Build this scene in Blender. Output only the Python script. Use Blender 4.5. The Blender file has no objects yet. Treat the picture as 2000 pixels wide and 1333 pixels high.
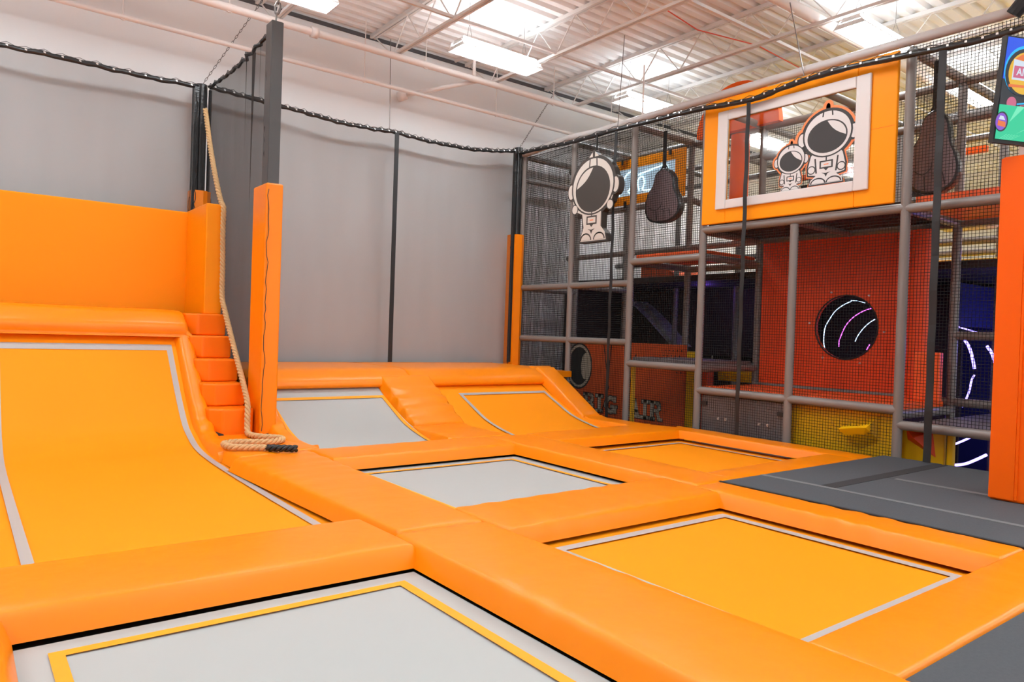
import bpy, math, random
from mathutils import Vector, Matrix, noise
random.seed(7)
sc = bpy.context.scene
COL = sc.collection
pi = math.pi

# ------------------------------------------------------------------ camera, world, exposure
YAW, PITCH, ROLL, FPX, EYE = 0.65556141, -0.0107718, 0.03364845, 1418.04, 1.2
def cam_setup():
    w = Vector((math.sin(YAW)*math.cos(PITCH), math.cos(YAW)*math.cos(PITCH), math.sin(PITCH)))
    r = w.cross(Vector((0, 0, 1))).normalized(); u = r.cross(w)
    c, s = math.cos(ROLL), math.sin(ROLL)
    r2, u2 = c*r + s*u, -s*r + c*u
    cd = bpy.data.cameras.new('camera'); co = bpy.data.objects.new('camera', cd); COL.objects.link(co)
    cd.sensor_width = 36; cd.lens = FPX*36/2000; cd.clip_start = .05; cd.clip_end = 200
    m = Matrix((r2, u2, -w)).transposed().to_4x4(); m.translation = (0, 0, EYE); co.matrix_world = m
    sc.camera = co
cam_setup()
wd = bpy.data.worlds.new('world'); sc.world = wd; wd.use_nodes = True
wd.node_tree.nodes['Background'].inputs[0].default_value = (.86, .93, 1, 1)
wd.node_tree.nodes['Background'].inputs[1].default_value = 2.2
sc.view_settings.view_transform = 'Standard'; sc.view_settings.look = 'None'
sc.view_settings.gamma = 1; sc.view_settings.use_curve_mapping = False
sc.view_settings.exposure = 0.09
LAMP = 41.0
UPFILL = 10.0  # strength of the glow added on lamp tops to brighten the ceiling
LAMP_COL = (.90, .965, 1.0)
sc.cycles.use_denoising = True
sc.cycles.max_bounces = 8; sc.cycles.diffuse_bounces = 5; sc.cycles.glossy_bounces = 3
sc.cycles.transparent_max_bounces = 24
sc.cycles.sample_clamp_indirect = 6; sc.cycles.caustics_reflective = False; sc.cycles.caustics_refractive = False

# ------------------------------------------------------------------ materials
def mat(name, col, rough=.5, metal=0, spec=.5, bump=None, emit=None, emit_s=0, var=None, sheen=0):
    m = bpy.data.materials.new(name); m.use_nodes = True; nt = m.node_tree; N = nt.nodes; L = nt.links
    b = N['Principled BSDF']; b.inputs['Base Color'].default_value = (*col, 1)
    b.inputs['Roughness'].default_value = rough; b.inputs['Metallic'].default_value = metal
    b.inputs['Specular IOR Level'].default_value = spec
    if sheen: b.inputs['Sheen Weight'].default_value = sheen
    if emit: b.inputs['Emission Color'].default_value = (*emit, 1); b.inputs['Emission Strength'].default_value = emit_s
    tc = N.new('ShaderNodeTexCoord')
    if bump:      # list of (scale vector, noise scale, distance, strength)
        prev = None
        for (sv, ns, dist, st) in bump:
            mp = N.new('ShaderNodeMapping'); mp.inputs['Scale'].default_value = sv
            L.new(tc.outputs['Object'], mp.inputs['Vector'])
            n = N.new('ShaderNodeTexNoise'); n.inputs['Scale'].default_value = ns; n.inputs['Detail'].default_value = 3
            L.new(mp.outputs[0], n.inputs['Vector'])
            bp = N.new('ShaderNodeBump'); bp.inputs['Distance'].default_value = dist; bp.inputs['Strength'].default_value = st
            L.new(n.outputs['Fac'], bp.inputs['Height'])
            if prev: L.new(prev.outputs[0], bp.inputs['Normal'])
            prev = bp
        L.new(prev.outputs[0], b.inputs['Normal'])
    if var:       # (scale, amount)
        n = N.new('ShaderNodeTexNoise'); n.inputs['Scale'].default_value = var[0]; n.inputs['Detail'].default_value = 5
        L.new(tc.outputs['Object'], n.inputs['Vector'])
        mx = N.new('ShaderNodeMix'); mx.data_type = 'RGBA'
        mx.inputs[6].default_value = (*[c*(1-var[1]) for c in col], 1); mx.inputs[7].default_value = (*[min(1, c*(1+var[1])) for c in col], 1)
        L.new(n.outputs['Fac'], mx.inputs[0]); L.new(mx.outputs[2], b.inputs['Base Color'])
    return m
def net_mat(name, col, fac):
    m = bpy.data.materials.new(name); m.use_nodes = True; nt = m.node_tree; N = nt.nodes; L = nt.links
    b = N['Principled BSDF']; b.inputs['Base Color'].default_value = (*col, 1); b.inputs['Roughness'].default_value = .9
    b.inputs['Specular IOR Level'].default_value = .1
    t = N.new('ShaderNodeBsdfTransparent'); mx = N.new('ShaderNodeMixShader'); out = N['Material Output']
    tc = N.new('ShaderNodeTexCoord')
    n = N.new('ShaderNodeTexNoise'); n.inputs['Scale'].default_value = 2.5; n.inputs['Detail'].default_value = 2
    mp = N.new('ShaderNodeMapping'); mp.inputs['Scale'].default_value = (1.6, 1.6, .25)
    L.new(tc.outputs['Object'], mp.inputs[0]); L.new(mp.outputs[0], n.inputs['Vector'])
    mr = N.new('ShaderNodeMapRange'); mr.inputs[1].default_value = .3; mr.inputs[2].default_value = .7
    mr.inputs[3].default_value = fac-.015; mr.inputs[4].default_value = fac+.015
    L.new(n.outputs['Fac'], mr.inputs[0]); L.new(mr.outputs[0], mx.inputs[0])
    L.new(t.outputs[0], mx.inputs[1]); L.new(b.outputs[0], mx.inputs[2]); L.new(mx.outputs[0], out.inputs['Surface'])
    return m
def clear_mat(name):
    m = bpy.data.materials.new(name); m.use_nodes = True; nt = m.node_tree; N = nt.nodes; L = nt.links
    g = N.new('ShaderNodeBsdfGlossy'); g.inputs['Roughness'].default_value = .08
    t = N.new('ShaderNodeBsdfTransparent'); t.inputs[0].default_value = (.93, .93, .92, 1)
    f = N.new('ShaderNodeFresnel'); f.inputs[0].default_value = 1.45
    mx = N.new('ShaderNodeMixShader'); L.new(f.outputs[0], mx.inputs[0]); L.new(t.outputs[0], mx.inputs[1]); L.new(g.outputs[0], mx.inputs[2])
    L.new(mx.outputs[0], N['Material Output'].inputs['Surface']); return m

M = {}
wr = [((1, 1, 1), 2.6, .014, .35), ((1, 1, 1), 11, .004, .28), ((1, 1, 1), 260, .0006, .25)]
M['pad'] = mat('orange_vinyl', (.92, .245, .001), .33, spec=.32, bump=wr, var=(1.3, .05))
M['padwall'] = mat('amber_vinyl', (.95, .30, .001), .42, spec=.18, bump=[((1, 1, 1), 1.6, .012, .25)], var=(.8, .04))
M['padred'] = mat('red_orange_vinyl', (.95, .125, .001), .4, spec=.2, bump=wr)
M['beda'] = mat('orange_trampoline_fabric', (.95, .295, .004), .6, spec=.15, bump=[((1, 1, 1), 420, .0005, .3)], var=(1.1, .04))
M['bedg'] = mat('grey_trampoline_fabric', (.42, .43, .415), .6, spec=.3, bump=[((1, 1, 1), 420, .0005, .3)])
M['tapeg'] = mat('grey_tape', (.42, .40, .38), .5)
M['tapey'] = mat('yellow_tape', (1.0, .36, .003), .5)
M['black'] = mat('black_frame', (.012, .011, .011), .6)
M['blackv'] = mat('black_vinyl', (.018, .018, .019), .3, bump=[((1, 1, 3), 14, .01, .6)])
M['post'] = mat('charcoal_paint', (.06, .058, .058), .35)
M['strap'] = mat('black_webbing', (.014, .014, .015), .6)
M['wall'] = mat('white_wall_paint', (.86, .86, .86), .85, spec=.2, bump=[((1, 1, 1), 60, .002, .3)])
M['ceil'] = mat('white_deck_paint', (.90, .90, .90), .6, spec=.3, var=(.6, .06))
M['steel'] = mat('white_steel_paint', (.78, .75, .73), .5)
M['pipew'] = mat('pipe_paint', (.86, .78, .74), .4)
M['dark'] = mat('wall_joint', (.09, .085, .09), .9)
M['floor'] = mat('pale_concrete', (.45, .45, .45), .8, var=(2, .2))
M['mat'] = mat('charcoal_carpet', (.085, .09, .098), .95, spec=.15, bump=[((1, 1, 1), 240, .003, .8)], var=(60, .12))
M['velcro'] = mat('velcro_strip', (.17, .175, .18), .95, spec=.1)
M['velcrod'] = mat('dark_velcro_strip', (.05, .048, .05), .95, spec=.1)
M['foam'] = mat('grey_foam_sleeve', (.215, .19, .175), .36, bump=[((1, 1, 1), 30, .003, .4)])
M['rail'] = mat('pale_foam_sleeve', (.60, .56, .54), .4, bump=[((1, 1, 1), 25, .004, .4)])
M['wire'] = mat('black_net_cord', (.012, .011, .010), .8, spec=.2)
M['rope'] = mat('hemp_rope', (.62, .40, .20), .85, spec=.15, bump=[((1, 1, 1), 300, .002, .6)], var=(60, .15))
M['grip'] = mat('black_rope_grip', (.012, .012, .013), .45)
M['chain'] = mat('chain_steel', (.25, .23, .22), .4, .8)
M['amber'] = mat('amber_panel', (1.0, .33, .001), .5, spec=.2)
M['white'] = mat('white_vinyl', (.72, .68, .66), .45)
M['clear'] = clear_mat('clear_acrylic')
M['net'] = net_mat('fine_court_net', (.05, .05, .05), .33)
M['netd'] = net_mat('doubled_court_net', (.030, .026, .026), .68)
M['figw'] = mat('figure_white', (.68, .64, .58), .5)
M['figb'] = mat('figure_dark', (.055, .048, .042), .5)
M['stw'] = mat('sticker_white', (.72, .70, .69), .4)
M['stb'] = mat('sticker_dark', (.035, .033, .033), .4)
M['stripe'] = mat('figure_orange_mark', (.9, .25, .08), .5)
M['stepv'] = mat('step_vinyl', (.95, .19, .001), .4, spec=.25, bump=wr)
M['bag'] = mat('mauve_grey_vinyl', (.19, .135, .145), .5)
M['redp'] = mat('red_orange_panel', (.85, .075, .010), .4, spec=.4, var=(3, .06))
M['reddk'] = mat('red_deck_vinyl', (1.0, .12, .012), .45)
M['greyp'] = mat('mauve_grey_panel', (.20, .165, .165), .5)
M['yel'] = mat('yellow_plastic', (.90, .52, .004), .35)
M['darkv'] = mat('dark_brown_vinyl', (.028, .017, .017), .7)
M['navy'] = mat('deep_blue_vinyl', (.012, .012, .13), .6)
M['mural'] = mat('mural_orange', (.70, .095, .012), .55, var=(5, .12))
M['muralw'] = mat('mural_cream', (.50, .43, .33), .6)
M['bolt'] = mat('bolt_steel', (.8, .78, .76), .3, .6)
M['slide'] = mat('grey_slide', (.62, .62, .62), .5)
M['lamp'] = mat('lamp_diffuser', (1, 1, 1), .5, emit=LAMP_COL, emit_s=LAMP)
M['upfill'] = mat('added_upfill_glow', (1, 1, 1), .5, emit=LAMP_COL, emit_s=UPFILL)
M['led'] = mat('led_white', (.1, .1, .2), .5, emit=(.55, .75, 1.0), emit_s=2.6)
M['ledb'] = mat('led_blue', (.1, .1, .2), .5, emit=(.33, .26, 1.0), emit_s=3.6)
M['ledm'] = mat('led_magenta', (.1, .1, .2), .5, emit=(.95, .16, 1.0), emit_s=2.4)
M['neon'] = mat('backlit_panel', (.3, .4, .5), .5, emit=(.50, .66, .78), emit_s=.55)
M['neonw'] = mat('neon_tube', (.5, .6, .6), .5, emit=(.70, .97, 1.0), emit_s=2.2)
def scr(name, c, s=.8): return mat(name, (.01, .01, .01), .3, emit=c, emit_s=s)
M['sk'] = scr('screen_black', (.004, .004, .01)); M['sbl'] = scr('screen_blue', (.0, .07, .75), 1)
M['sgr'] = scr('screen_green', (.0, .55, .27), 1); M['sye'] = scr('screen_yellow', (.75, .42, .01), 1)
M['sor'] = scr('screen_orange', (.75, .15, .02), 1); M['spk'] = scr('screen_pink', (.55, .10, .20), 1)
M['slb'] = scr('screen_light', (.60, .68, .78), 1); M['spu'] = scr('screen_violet', (.22, .06, .55), 1)
M['spg'] = scr('screen_pale_green', (.15, .75, .45), 1); M['scy'] = scr('screen_cyan', (.0, .45, .9), 1)

# ------------------------------------------------------------------ mesh helpers
class MB:
    def __init__(s): s.v = []; s.f = []
    def add(s, vs, fs):
        o = len(s.v); s.v += [tuple(v) for v in vs]; s.f += [tuple(i+o for i in f) for f in fs]; return s
    def box(s, x0, x1, y0, y1, z0, z1):
        return s.add([(x, y, z) for x in (x0, x1) for y in (y0, y1) for z in (z0, z1)],
                     [(0, 1, 3, 2), (4, 6, 7, 5), (0, 4, 5, 1), (2, 3, 7, 6), (0, 2, 6, 4), (1, 5, 7, 3)])
    def tube(s, pts, r, n=10, cap=True, closed=False):
        pts = [Vector(p) for p in pts]; k = len(pts); vs = []; fs = []
        up = None
        for i, p in enumerate(pts):
            a = pts[(i-1) % k] if (closed or i > 0) else p; b = pts[(i+1) % k] if (closed or i < k-1) else p
            t = (b-a).normalized()
            if up is None:
                up = Vector((0, 0, 1)) if abs(t.z) < .9 else Vector((1, 0, 0))
            sx = t.cross(up).normalized(); up = sx.cross(t).normalized()
            rr = r[i] if isinstance(r, (list, tuple)) else r
            vs += [p + rr*(math.cos(2*pi*j/n+.4)*sx + math.sin(2*pi*j/n+.4)*up) for j in range(n)]
        for i in range(k if closed else k-1):
            i2 = (i+1) % k
            for j in range(n): fs.append((i*n+j, i*n+(j+1) % n, i2*n+(j+1) % n, i2*n+j))
        if cap and not closed: fs.append(tuple(range(n))[::-1]); fs.append(tuple((k-1)*n+j for j in range(n)))
        return s.add(vs, fs)
    def prism(s, pts, d):          # polygon pts (3-D, planar) swept by vector d
        n = len(pts); d = Vector(d); P = [Vector(p) for p in pts]
        return s.add(P + [p+d for p in P], [tuple(range(n))[::-1], tuple(range(n, 2*n))] + [(i, (i+1) % n, n+(i+1) % n, n+i) for i in range(n)])
    def grid(s, rows):
        m = len(rows[0]); vs = [p for r in rows for p in r]
        return s.add(vs, [(i*m+j, i*m+j+1, (i+1)*m+j+1, (i+1)*m+j) for i in range(len(rows)-1) for j in range(m-1)])
    def build(s, name, m, parent=None, smooth=False, auto=None):
        me = bpy.data.meshes.new(name); me.from_pydata(s.v, [], s.f); me.validate(); me.update()
        me.materials.append(M[m] if isinstance(m, str) else m)
        if smooth or auto: me.polygons.foreach_set('use_smooth', [True]*len(me.polygons))
        if auto:
            try: me.set_sharp_from_angle(angle=math.radians(auto))
            except Exception: pass
        o = bpy.data.objects.new(name, me); COL.objects.link(o)
        if parent: o.parent = parent
        return o
def tag(o, label, cat, group=None):
    o['label'] = label; o['category'] = cat
    if group: o['group'] = group
    return o
def struct(o): o['kind'] = 'structure'; return o
def empty(name, label, cat, group=None):
    o = bpy.data.objects.new(name, None); COL.objects.link(o); o.empty_display_size = .1
    return tag(o, label, cat, group)
def bevel(o, w=.01, seg=2):
    b = o.modifiers.new('bevel', 'BEVEL'); b.width = w; b.segments = seg; b.limit_method = 'ANGLE'; return o
def copy_tree(o, parent=None):
    c = o.copy(); COL.objects.link(c); c.parent = parent
    for ch in list(o.children): copy_tree(ch, c)
    return c

# padded cushion over a surface P(u,v)->(point, normal); u along length L, v along width W
def cushion(name, P, L, W, thick=.1, r=.03, m='pad', step=.05, crease=.004, seed=0, ends=(1, 1, 1, 1), parent=None):
    def axis(D, e0, e1):
        out = []
        if e0: out += [(-.04, thick), (-.006, r), (.08*r, .6*r), (.3*r, .28*r), (.62*r, .07*r)]
        n = max(2, int((D-2*r)/step))
        for i in range(n+1): out.append((r*1.05 + (D-2.1*r)*i/n, 0))
        if e1: out += [(D-.62*r, .07*r), (D-.3*r, .28*r), (D-.08*r, .6*r), (D+.006, r), (D+.04, thick)]
        if not e0: out[0] = (0, 0)
        if not e1: out[-1] = (D, 0)
        return out
    A = axis(L, ends[0], ends[1]); B = axis(W, ends[2], ends[3]); rows = []
    for (a, ha) in A:
        row = []
        for (b, hb) in B:
            p, n = P(a/L, b/W); h = min(thick, ha+hb)
            ea = min(a, L-a); eb = min(b, W-b)
            puff = .010*(1-math.exp(-ea/.12))*(1-math.exp(-eb/.10))
            q = Vector((p.x*2.2+seed*7.1, p.y*2.2, p.z*2.2))
            w1 = noise.noise(q*1.2)*.004
            # short creases that run in from the long edges
            kx = a*26 + 3*noise.noise(Vector((a*1.5, b*2, seed)))
            amp = max(0, noise.noise(Vector((a*1.1+seed*3.3, seed*1.7, 4.))))
            w2 = crease*amp*2.2*math.sin(kx)*math.exp(-eb/.16)
            if h > 0: w1 *= .5
            if h >= r*.99: w1 = w2 = 0; puff = 0
            row.append(p + n*(puff + w1 + w2 - h))
            if h >= r*.99:      # let the flaps bulge a little
                pass
        rows.append(row)
    mb = MB().grid(rows)
    return mb.build(name, m, parent, smooth=True)
def quad_pad(c, z=0, **k):        # c: four (x,y) corners, c0->c1 is the length, c0->c3 the width
    name = k.pop('name', 'floor_pad')
    c = [Vector((x, y, z)) for x, y in c]
    def P(u, v): return (c[0]*(1-u)*(1-v) + c[1]*u*(1-v) + c[2]*u*v + c[3]*(1-u)*v, Vector((0, 0, 1)))
    L = ((c[1]-c[0]).length + (c[2]-c[3]).length)/2; W = ((c[3]-c[0]).length + (c[2]-c[1]).length)/2
    return cushion(name, P, L, W, **k)
def spline(pts, n=10):            # smooth polyline through (a,b) pairs
    out = []
    k = len(pts)
    for i in range(k-1):
        p0 = pts[max(i-1, 0)]; p1 = pts[i]; p2 = pts[i+1]; p3 = pts[min(i+2, k-1)]
        for j in range(n):
            t = j/n
            out.append(tuple(.5*((2*p1[q]) + (-p0[q]+p2[q])*t + (2*p0[q]-5*p1[q]+4*p2[q]-p3[q])*t*t + (-p0[q]+3*p1[q]-3*p2[q]+p3[q])*t**3) for q in range(len(p1))))
    out.append(tuple(pts[-1])); return out
def strip_pad(name, prof, x0, x1, n=4, smooth=True, **k):   # profile (y,z) swept along X
    pr = spline(prof, n) if smooth else prof
    d = [0]
    for a, b in zip(pr, pr[1:]): d.append(d[-1] + math.hypot(b[0]-a[0], b[1]-a[1]))
    T = d[-1]
    def at(s):
        s = min(max(s, 0), T)
        for i in range(len(pr)-1):
            if s <= d[i+1] or i == len(pr)-2:
                t = (s-d[i])/max(1e-9, d[i+1]-d[i]); return pr[i][0]+(pr[i+1][0]-pr[i][0])*t, pr[i][1]+(pr[i+1][1]-pr[i][1])*t
    def P(u, v):
        s = u*T; y, z = at(s); ya, za = at(s-.03); yb, zb = at(s+.03)
        ty, tz = yb-ya, zb-za; l = math.hypot(ty, tz) or 1
        nn = Vector((0, -tz/l, ty/l))
        if ty < 0: nn = -nn
        if abs(ty) < 1e-6: nn = Vector((0, -1, 0))
        if nn.z < -.01: nn = -nn
        return Vector((x0+(x1-x0)*v, y, z)), nn
    return cushion(name, P, T, abs(x1-x0), **k)

# ------------------------------------------------------------------ room shell
YB = 10.8; X0, X1, Y0 = -7.5, 24.0, -9.0; ZC = 5.92; ZF = -.85
struct(MB().box(X0, X1, Y0, YB+.2, ZF-.2, ZF).build('floor', 'floor'))
struct(MB().box(X0, X1, YB, YB+.2, ZF, ZC+.3).build('wall_back', 'wall'))
struct(MB().box(X0-.2, X0, Y0, YB+.2, ZF, ZC+.3).build('wall_left', 'wall'))
struct(MB().box(X1, X1+.2, Y0, YB+.2, ZF, ZC+.3).build('wall_right', 'wall'))
wf = MB(); wf.box(X0, X1, Y0-.2, Y0, ZF, .3); wf.box(X0, X1, Y0-.2, Y0, 5.2, ZC+.3)
for k in range(8): wf.box(X0+4.45*k, X0+4.45*k+.35, Y0-.2, Y0, .3, 5.2)
struct(wf.build('wall_front', 'wall'))
for k in range(7): struct(MB().box(X0+4.45*k+.35, X0+4.45*k+4.45, Y0-.11, Y0-.10, .3, 5.2).build('window_%d' % (k+1), 'clear'))  # added glazing, no known windows here; lets in neutral daylight
def deck():
    prof = []; y = Y0; p = .22
    while y < YB:
        prof += [(y, 0), (y+.10, 0), (y+.135, .055), (y+.185, .055)]; y += p
    prof.append((YB, 0)); mb = MB()
    mb.grid([[(x, a, ZC+b) for a, b in prof] for x in (X0, X1)])
    mb.box(X0, X1, Y0, YB, ZC+.10, ZC+.16)
    return struct(mb.build('ceiling', 'ceil'))
deck()
struct(MB().box(X0, X1, YB-.03, YB, ZC-.07, ZC-.015).build('trim_1', 'dark'))

# joists
def make_joist(x):
    e = empty('roof_joist', 'white open-web steel roof joist running towards the back wall', 'joist')
    e.location = (x, 0, 0)
    a = MB(); a.box(-.05, -.008, Y0, YB-.02, ZC-.06, ZC-.002); a.box(.008, .05, Y0, YB-.02, ZC-.06, ZC-.002); a.build('top_chord', 'steel', e)
    b = MB(); b.box(-.04, -.008, Y0, YB-.75, ZC-.55, ZC-.51); b.box(.008, .04, Y0, YB-.75, ZC-.55, ZC-.51); b.build('bottom_chord', 'steel', e)
    w = MB(); y = YB-.75; k = 0; pts = [(0, YB-.1, ZC-.05)]
    while y > Y0:
        pts.append((0, y, ZC-.53 if k % 2 == 0 else ZC-.04)); y -= .42; k += 1
    w.tube(pts, .012, 6); w.build('web', 'steel', e)
    return e
jl = {5: 'third', 7: ''}
J = make_joist(5.25)
jx = [round(5.25+1.83*k, 2) for k in range(-6, 10)]
jlab = {5.25: 'peach-lit steel roof joist nearest above the left end of the long lamp', 7.08: 'steel roof joist crossing just right of the long ceiling lamp',
        8.91: 'white roof joist meeting the wall above the right-hand court post', 10.74: 'white roof joist crossing above the square lamp over the play frame',
        12.57: 'roof joist with red cable end, second from the right edge', 14.4: 'yellow-lit roof joist furthest right that shows above the play frame rail',
        3.42: 'peach-lit roof joist at the top left ceiling corner above the dark post'}
for x in jx:
    x = round(x, 2)
    o = J if abs(x-5.25) < .01 else copy_tree(J)
    o.location = (x, 0, 0); o['group'] = 'roof joists'
    o['label'] = jlab.get(x, 'white steel roof joist outside the view')
br = MB(); br.box(X0, X1, 8.3, 8.34, ZC-.53, ZC-.49); tag(br.build('bridging_bar', 'steel'), 'thin peach-white bridging bar across the joists in front of the long lamp', 'bar')
br = MB(); br.box(X0, X1, 5.9, 5.94, ZC-.53, ZC-.49); tag(br.build('bridging_bar', 'steel'), 'thin white bridging bar across the joists behind the thick sprinkler pipe', 'bar')

# pipes
def pipe(y, z, r, label, rods, fl=()):
    e = empty('sprinkler_pipe', label, 'pipe', None); e.location = (0, y, z)
    MB().tube([(X0, 0, 0), (X1, 0, 0)], r, 14, False).build('tube', 'pipew', e, True)
    for x in rods: MB().tube([(x, 0, r*.6), (x, 0, ZC-z)], .008, 6).build('hanger_rod', 'pipew', e)
    for x in rods: MB().tube([(x, -.012, 0), (x, .012, 0)], r*1.25, 12).build('hanger_clip', 'pipew', e)
    for x in fl: MB().tube([(x-.05, 0, 0), (x+.05, 0, 0)], r*1.5, 14).build('coupling', 'pipew', e, True)
    return e
pipe(10.3, 5.0, .032, 'thinner peach sprinkler pipe along the back wall, nearer the nets', [1.6, 4.9, 7.4, 10.2])
pipe(9.83, 5.3, .05, 'thicker white-peach sprinkler pipe along the back wall under the ceiling', [2.75, 5.7, 8.3, 11.2], [3.9])
pipe(5.27, 5.48, .075, 'thick orange-tinted pipe slanting down to the play frame rail, top right', [8.35, 12.2], [])
bs = empty('branch_pipe', 'short stub pipe reaching back from the thick pipe under the long lamp', 'pipe')
MB().tube([(6.6, 9.83, 5.35), (6.6, 9.83, 5.75), (6.6, 10.4, 5.75)], .03, 10).build('tube', 'pipew', bs, True)
MB().tube([(5.75, 10.64, 5.03), (6.7, 9.85, 5.3)], .035, 10).build('arm', 'pipew', bs, True)
MB().tube([(5.70, 10.70, 5.01), (5.80, 10.60, 5.05)], .08, 12).build('flange', 'pipew', bs, True)
cd = MB().tube([(7.3, 6.5, 5.56), (8.1, 6.55, 5.5), (9.3, 6.4, 5.56), (10.7, 6.4, 5.5), (11.4, 6.3, 5.55)], .009, 6)
tag(cd.build('cable', mat('red_cable', (.75, .10, .06), .5)), 'thin red cable strung across the ceiling above the amber panel', 'cable')
pf = MB()
pf.box(10.1, 13.6, 7.0, 7.05, 5.5, 5.53); tag(pf.build('strut_channel', 'steel'), 'slotted white strut channel above the amber panel', 'channel')

# lamps
def make_lamp():
    e = empty('ceiling_lamp', 'x', 'lamp'); h = MB(); L, W = .72, .2
    for s in (-1, 1):
        h.prism([(-L, s*W, -.06), (L, s*W, -.06), (L, s*(W-.09), .05), (-L, s*(W-.09), .05)], (0, s*.012, 0))
        h.prism([(s*L, -W, -.06), (s*L, W, -.06), (s*(L-.05), W-.09, .05), (s*(L-.05), -(W-.09), .05)], (s*.012, 0, 0))
    h.box(-L+.04, L-.04, -W+.085, W-.085, .05, .085); h.build('housing', 'steel', e)
    MB().box(-L+.06, L-.06, -W+.09, W-.09, .088, .10).build('added_upfill', 'upfill', e)  # added glowing slab on top of the lamp, lifts the ceiling
    d = MB(); d.box(-L+.02, L-.02, -W+.03, W-.03, .005, .015); d.build('diffuser', 'lamp', e)
    for s in (-1, 1):
        MB().tube([(s*.5, -.08, .1), (s*.5, 0, .34), (s*.5, .08, .1)], .004, 5).build('hanger_wire', 'chain', e)
        MB().tube([(s*.5, 0, .34), (s*.5, 0, ZC-5.27)], .004, 5).build('hanger_chain', 'chain', e)
    return e
LP = make_lamp()
lamps = {(6.27, 8.75): 'long bright white lamp hanging over the grey back net, largest in view', (9.58, 8.75): 'white lamp above the corner of the play frame, right of the long lamp',
         (9.58, 4.78): 'bright lamp just above the pale rail over the amber panel', (12.9, 4.78): 'bright lamp seen through the net beside the amber panel right edge',
         (16.2, 4.78): 'small bright lamp seen through the net left of the television', (12.9, 8.75): 'bright lamp low behind the net at the left of the amber panel',
         (2.98, 8.75): 'lamp hung just above the top edge over the dark post', (-.3, 8.75): 'lamp out of view that brightens the back wall at top left'}
first = True
for y in (8.75, 4.78, .95, -2.9):
    for x in (-3.6, -.3, 2.98, 6.27, 9.58, 12.9, 16.2, 19.5):
        if first: o = LP; first = False
        else: o = copy_tree(LP)
        o.location = (x, y, 5.27); o['group'] = 'ceiling lamps'
        lab = [v for k, v in lamps.items() if abs(k[0]-x) < .3 and abs(k[1]-y) < .3]
        o['label'] = lab[0] if lab else 'ceiling lamp of the same row layout, out of view'

# ------------------------------------------------------------------ trampolines
def loop_tape(pts, w, m, e, name='border_line'):    # pts: function (x,y)->z
    x0, x1, y0, y1, zf, sides = pts
    mb = MB()
    def seg_y(xa, xb):
        n = max(2, int((y1-y0)/.06)); ys = [y0+(y1-y0)*i/n for i in range(n+1)]
        mb.grid([[(xa, y, zf(y)+.006), (xb, y, zf(y)+.006)] for y in ys])
    if 'l' in sides: seg_y(x0, x0+w)
    if 'r' in sides: seg_y(x1-w, x1)
    if 'b' in sides: mb.grid([[(x0+w, y0, zf(y0)+.006), (x1-w, y0, zf(y0)+.006)], [(x0+w, y0+w, zf(y0+w)+.006), (x1-w, y0+w, zf(y0+w)+.006)]])
    if 't' in sides: mb.grid([[(x0+w, y1-w, zf(y1-w)+.006), (x1-w, y1-w, zf(y1-w)+.006)], [(x0+w, y1, zf(y1)+.006), (x1-w, y1, zf(y1)+.006)]])
    return mb.build(name, m, e)
def interp(tab):
    tab = sorted(spline(tab, 8))
    def f(y):
        if y <= tab[0][0]: return tab[0][1]
        for a, b in zip(tab, tab[1:]):
            if y <= b[0]: return a[1]+(b[1]-a[1])*(y-a[0])/max(1e-9, b[0]-a[0])
        return tab[-1][1]
    return f
def trampoline(label, x0, x1, y0, y1, zf, bed, tape, tp, tw=.055, ext=.13, sides='lrbt'):
    if bed == 'bedg': ext = .04
    e = empty('trampoline', label, 'trampoline', None); e.location = (0, 0, 0)
    n = max(6, int((y1-y0)/.07)); mx = 10; rows = []
    for i in range(n+1):
        y = y0-ext*.8+(y1-y0+ext*1.6)*i/n; row = []
        for j in range(mx+1):
            x = x0-ext+(x1-x0+2*ext)*j/mx
            sag = -.012*math.sin(pi*j/mx)*math.sin(pi*i/n)
            row.append((x, y, zf(y)+sag))
        rows.append(row)
    MB().grid(rows).build('jump_bed', bed, e, smooth=True)
    lt = loop_tape((*tp, zf, sides), tw, tape, e)
    # steel frame and spring cover around the bed, below the pads
    fr = MB(); g = ext+.02
    for (a, b, c, d) in ((x0-g-.09, x0-g, y0-.1, y1+.1), (x1+g, x1+g+.09, y0-.1, y1+.1)):
        ys = [c+(d-c)*i/12 for i in range(13)]
        for q in (0, 1): fr.grid([[(a, y, zf(y)-.02-.09*q), (b, y, zf(y)-.02-.09*q)] for y in ys])
    fr.box(x0-g-.09, x1+g+.09, y0-g-.09, y0-g, zf(y0)-.1, zf(y0)-.02); fr.box(x0-g-.09, x1+g+.09, y1+g, y1+g+.09, zf(y1)-.1, zf(y1)-.02)
    fr.build('frame', 'black', e)
    return e
flat = lambda y: -.135
trampoline('grey trampoline bed with yellow border line, nearest at the bottom left', .22, 2.0, 1.65, 3.44, flat, 'bedg', 'tapey', (.32, 1.92, 1.75, 3.36))
trampoline('large orange trampoline bed with grey border line at the near right, beside the dark mats', 2.84, 4.80, 1.62, 3.46, flat, 'beda', 'tapeg', (2.95, 4.70, 1.68, 3.39), .075)
trampoline('grey trampoline bed with yellow border line in the middle of the pads', 2.84, 4.84, 4.22, 6.17, flat, 'bedg', 'tapey', (2.98, 4.72, 4.35, 6.06), .045)
trampoline('small orange flat trampoline bed at the far right near the play frame', 5.52, 7.52, 4.25, 6.15, flat, 'beda', 'tapeg', (5.66, 7.42, 4.38, 6.04), .045)
zr = interp([(6.5, -.135), (7.0, -.12), (7.4, -.07), (7.83, .03), (8.18, .18), (8.48, .32), (8.72, .45), (8.85, .53)])
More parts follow.
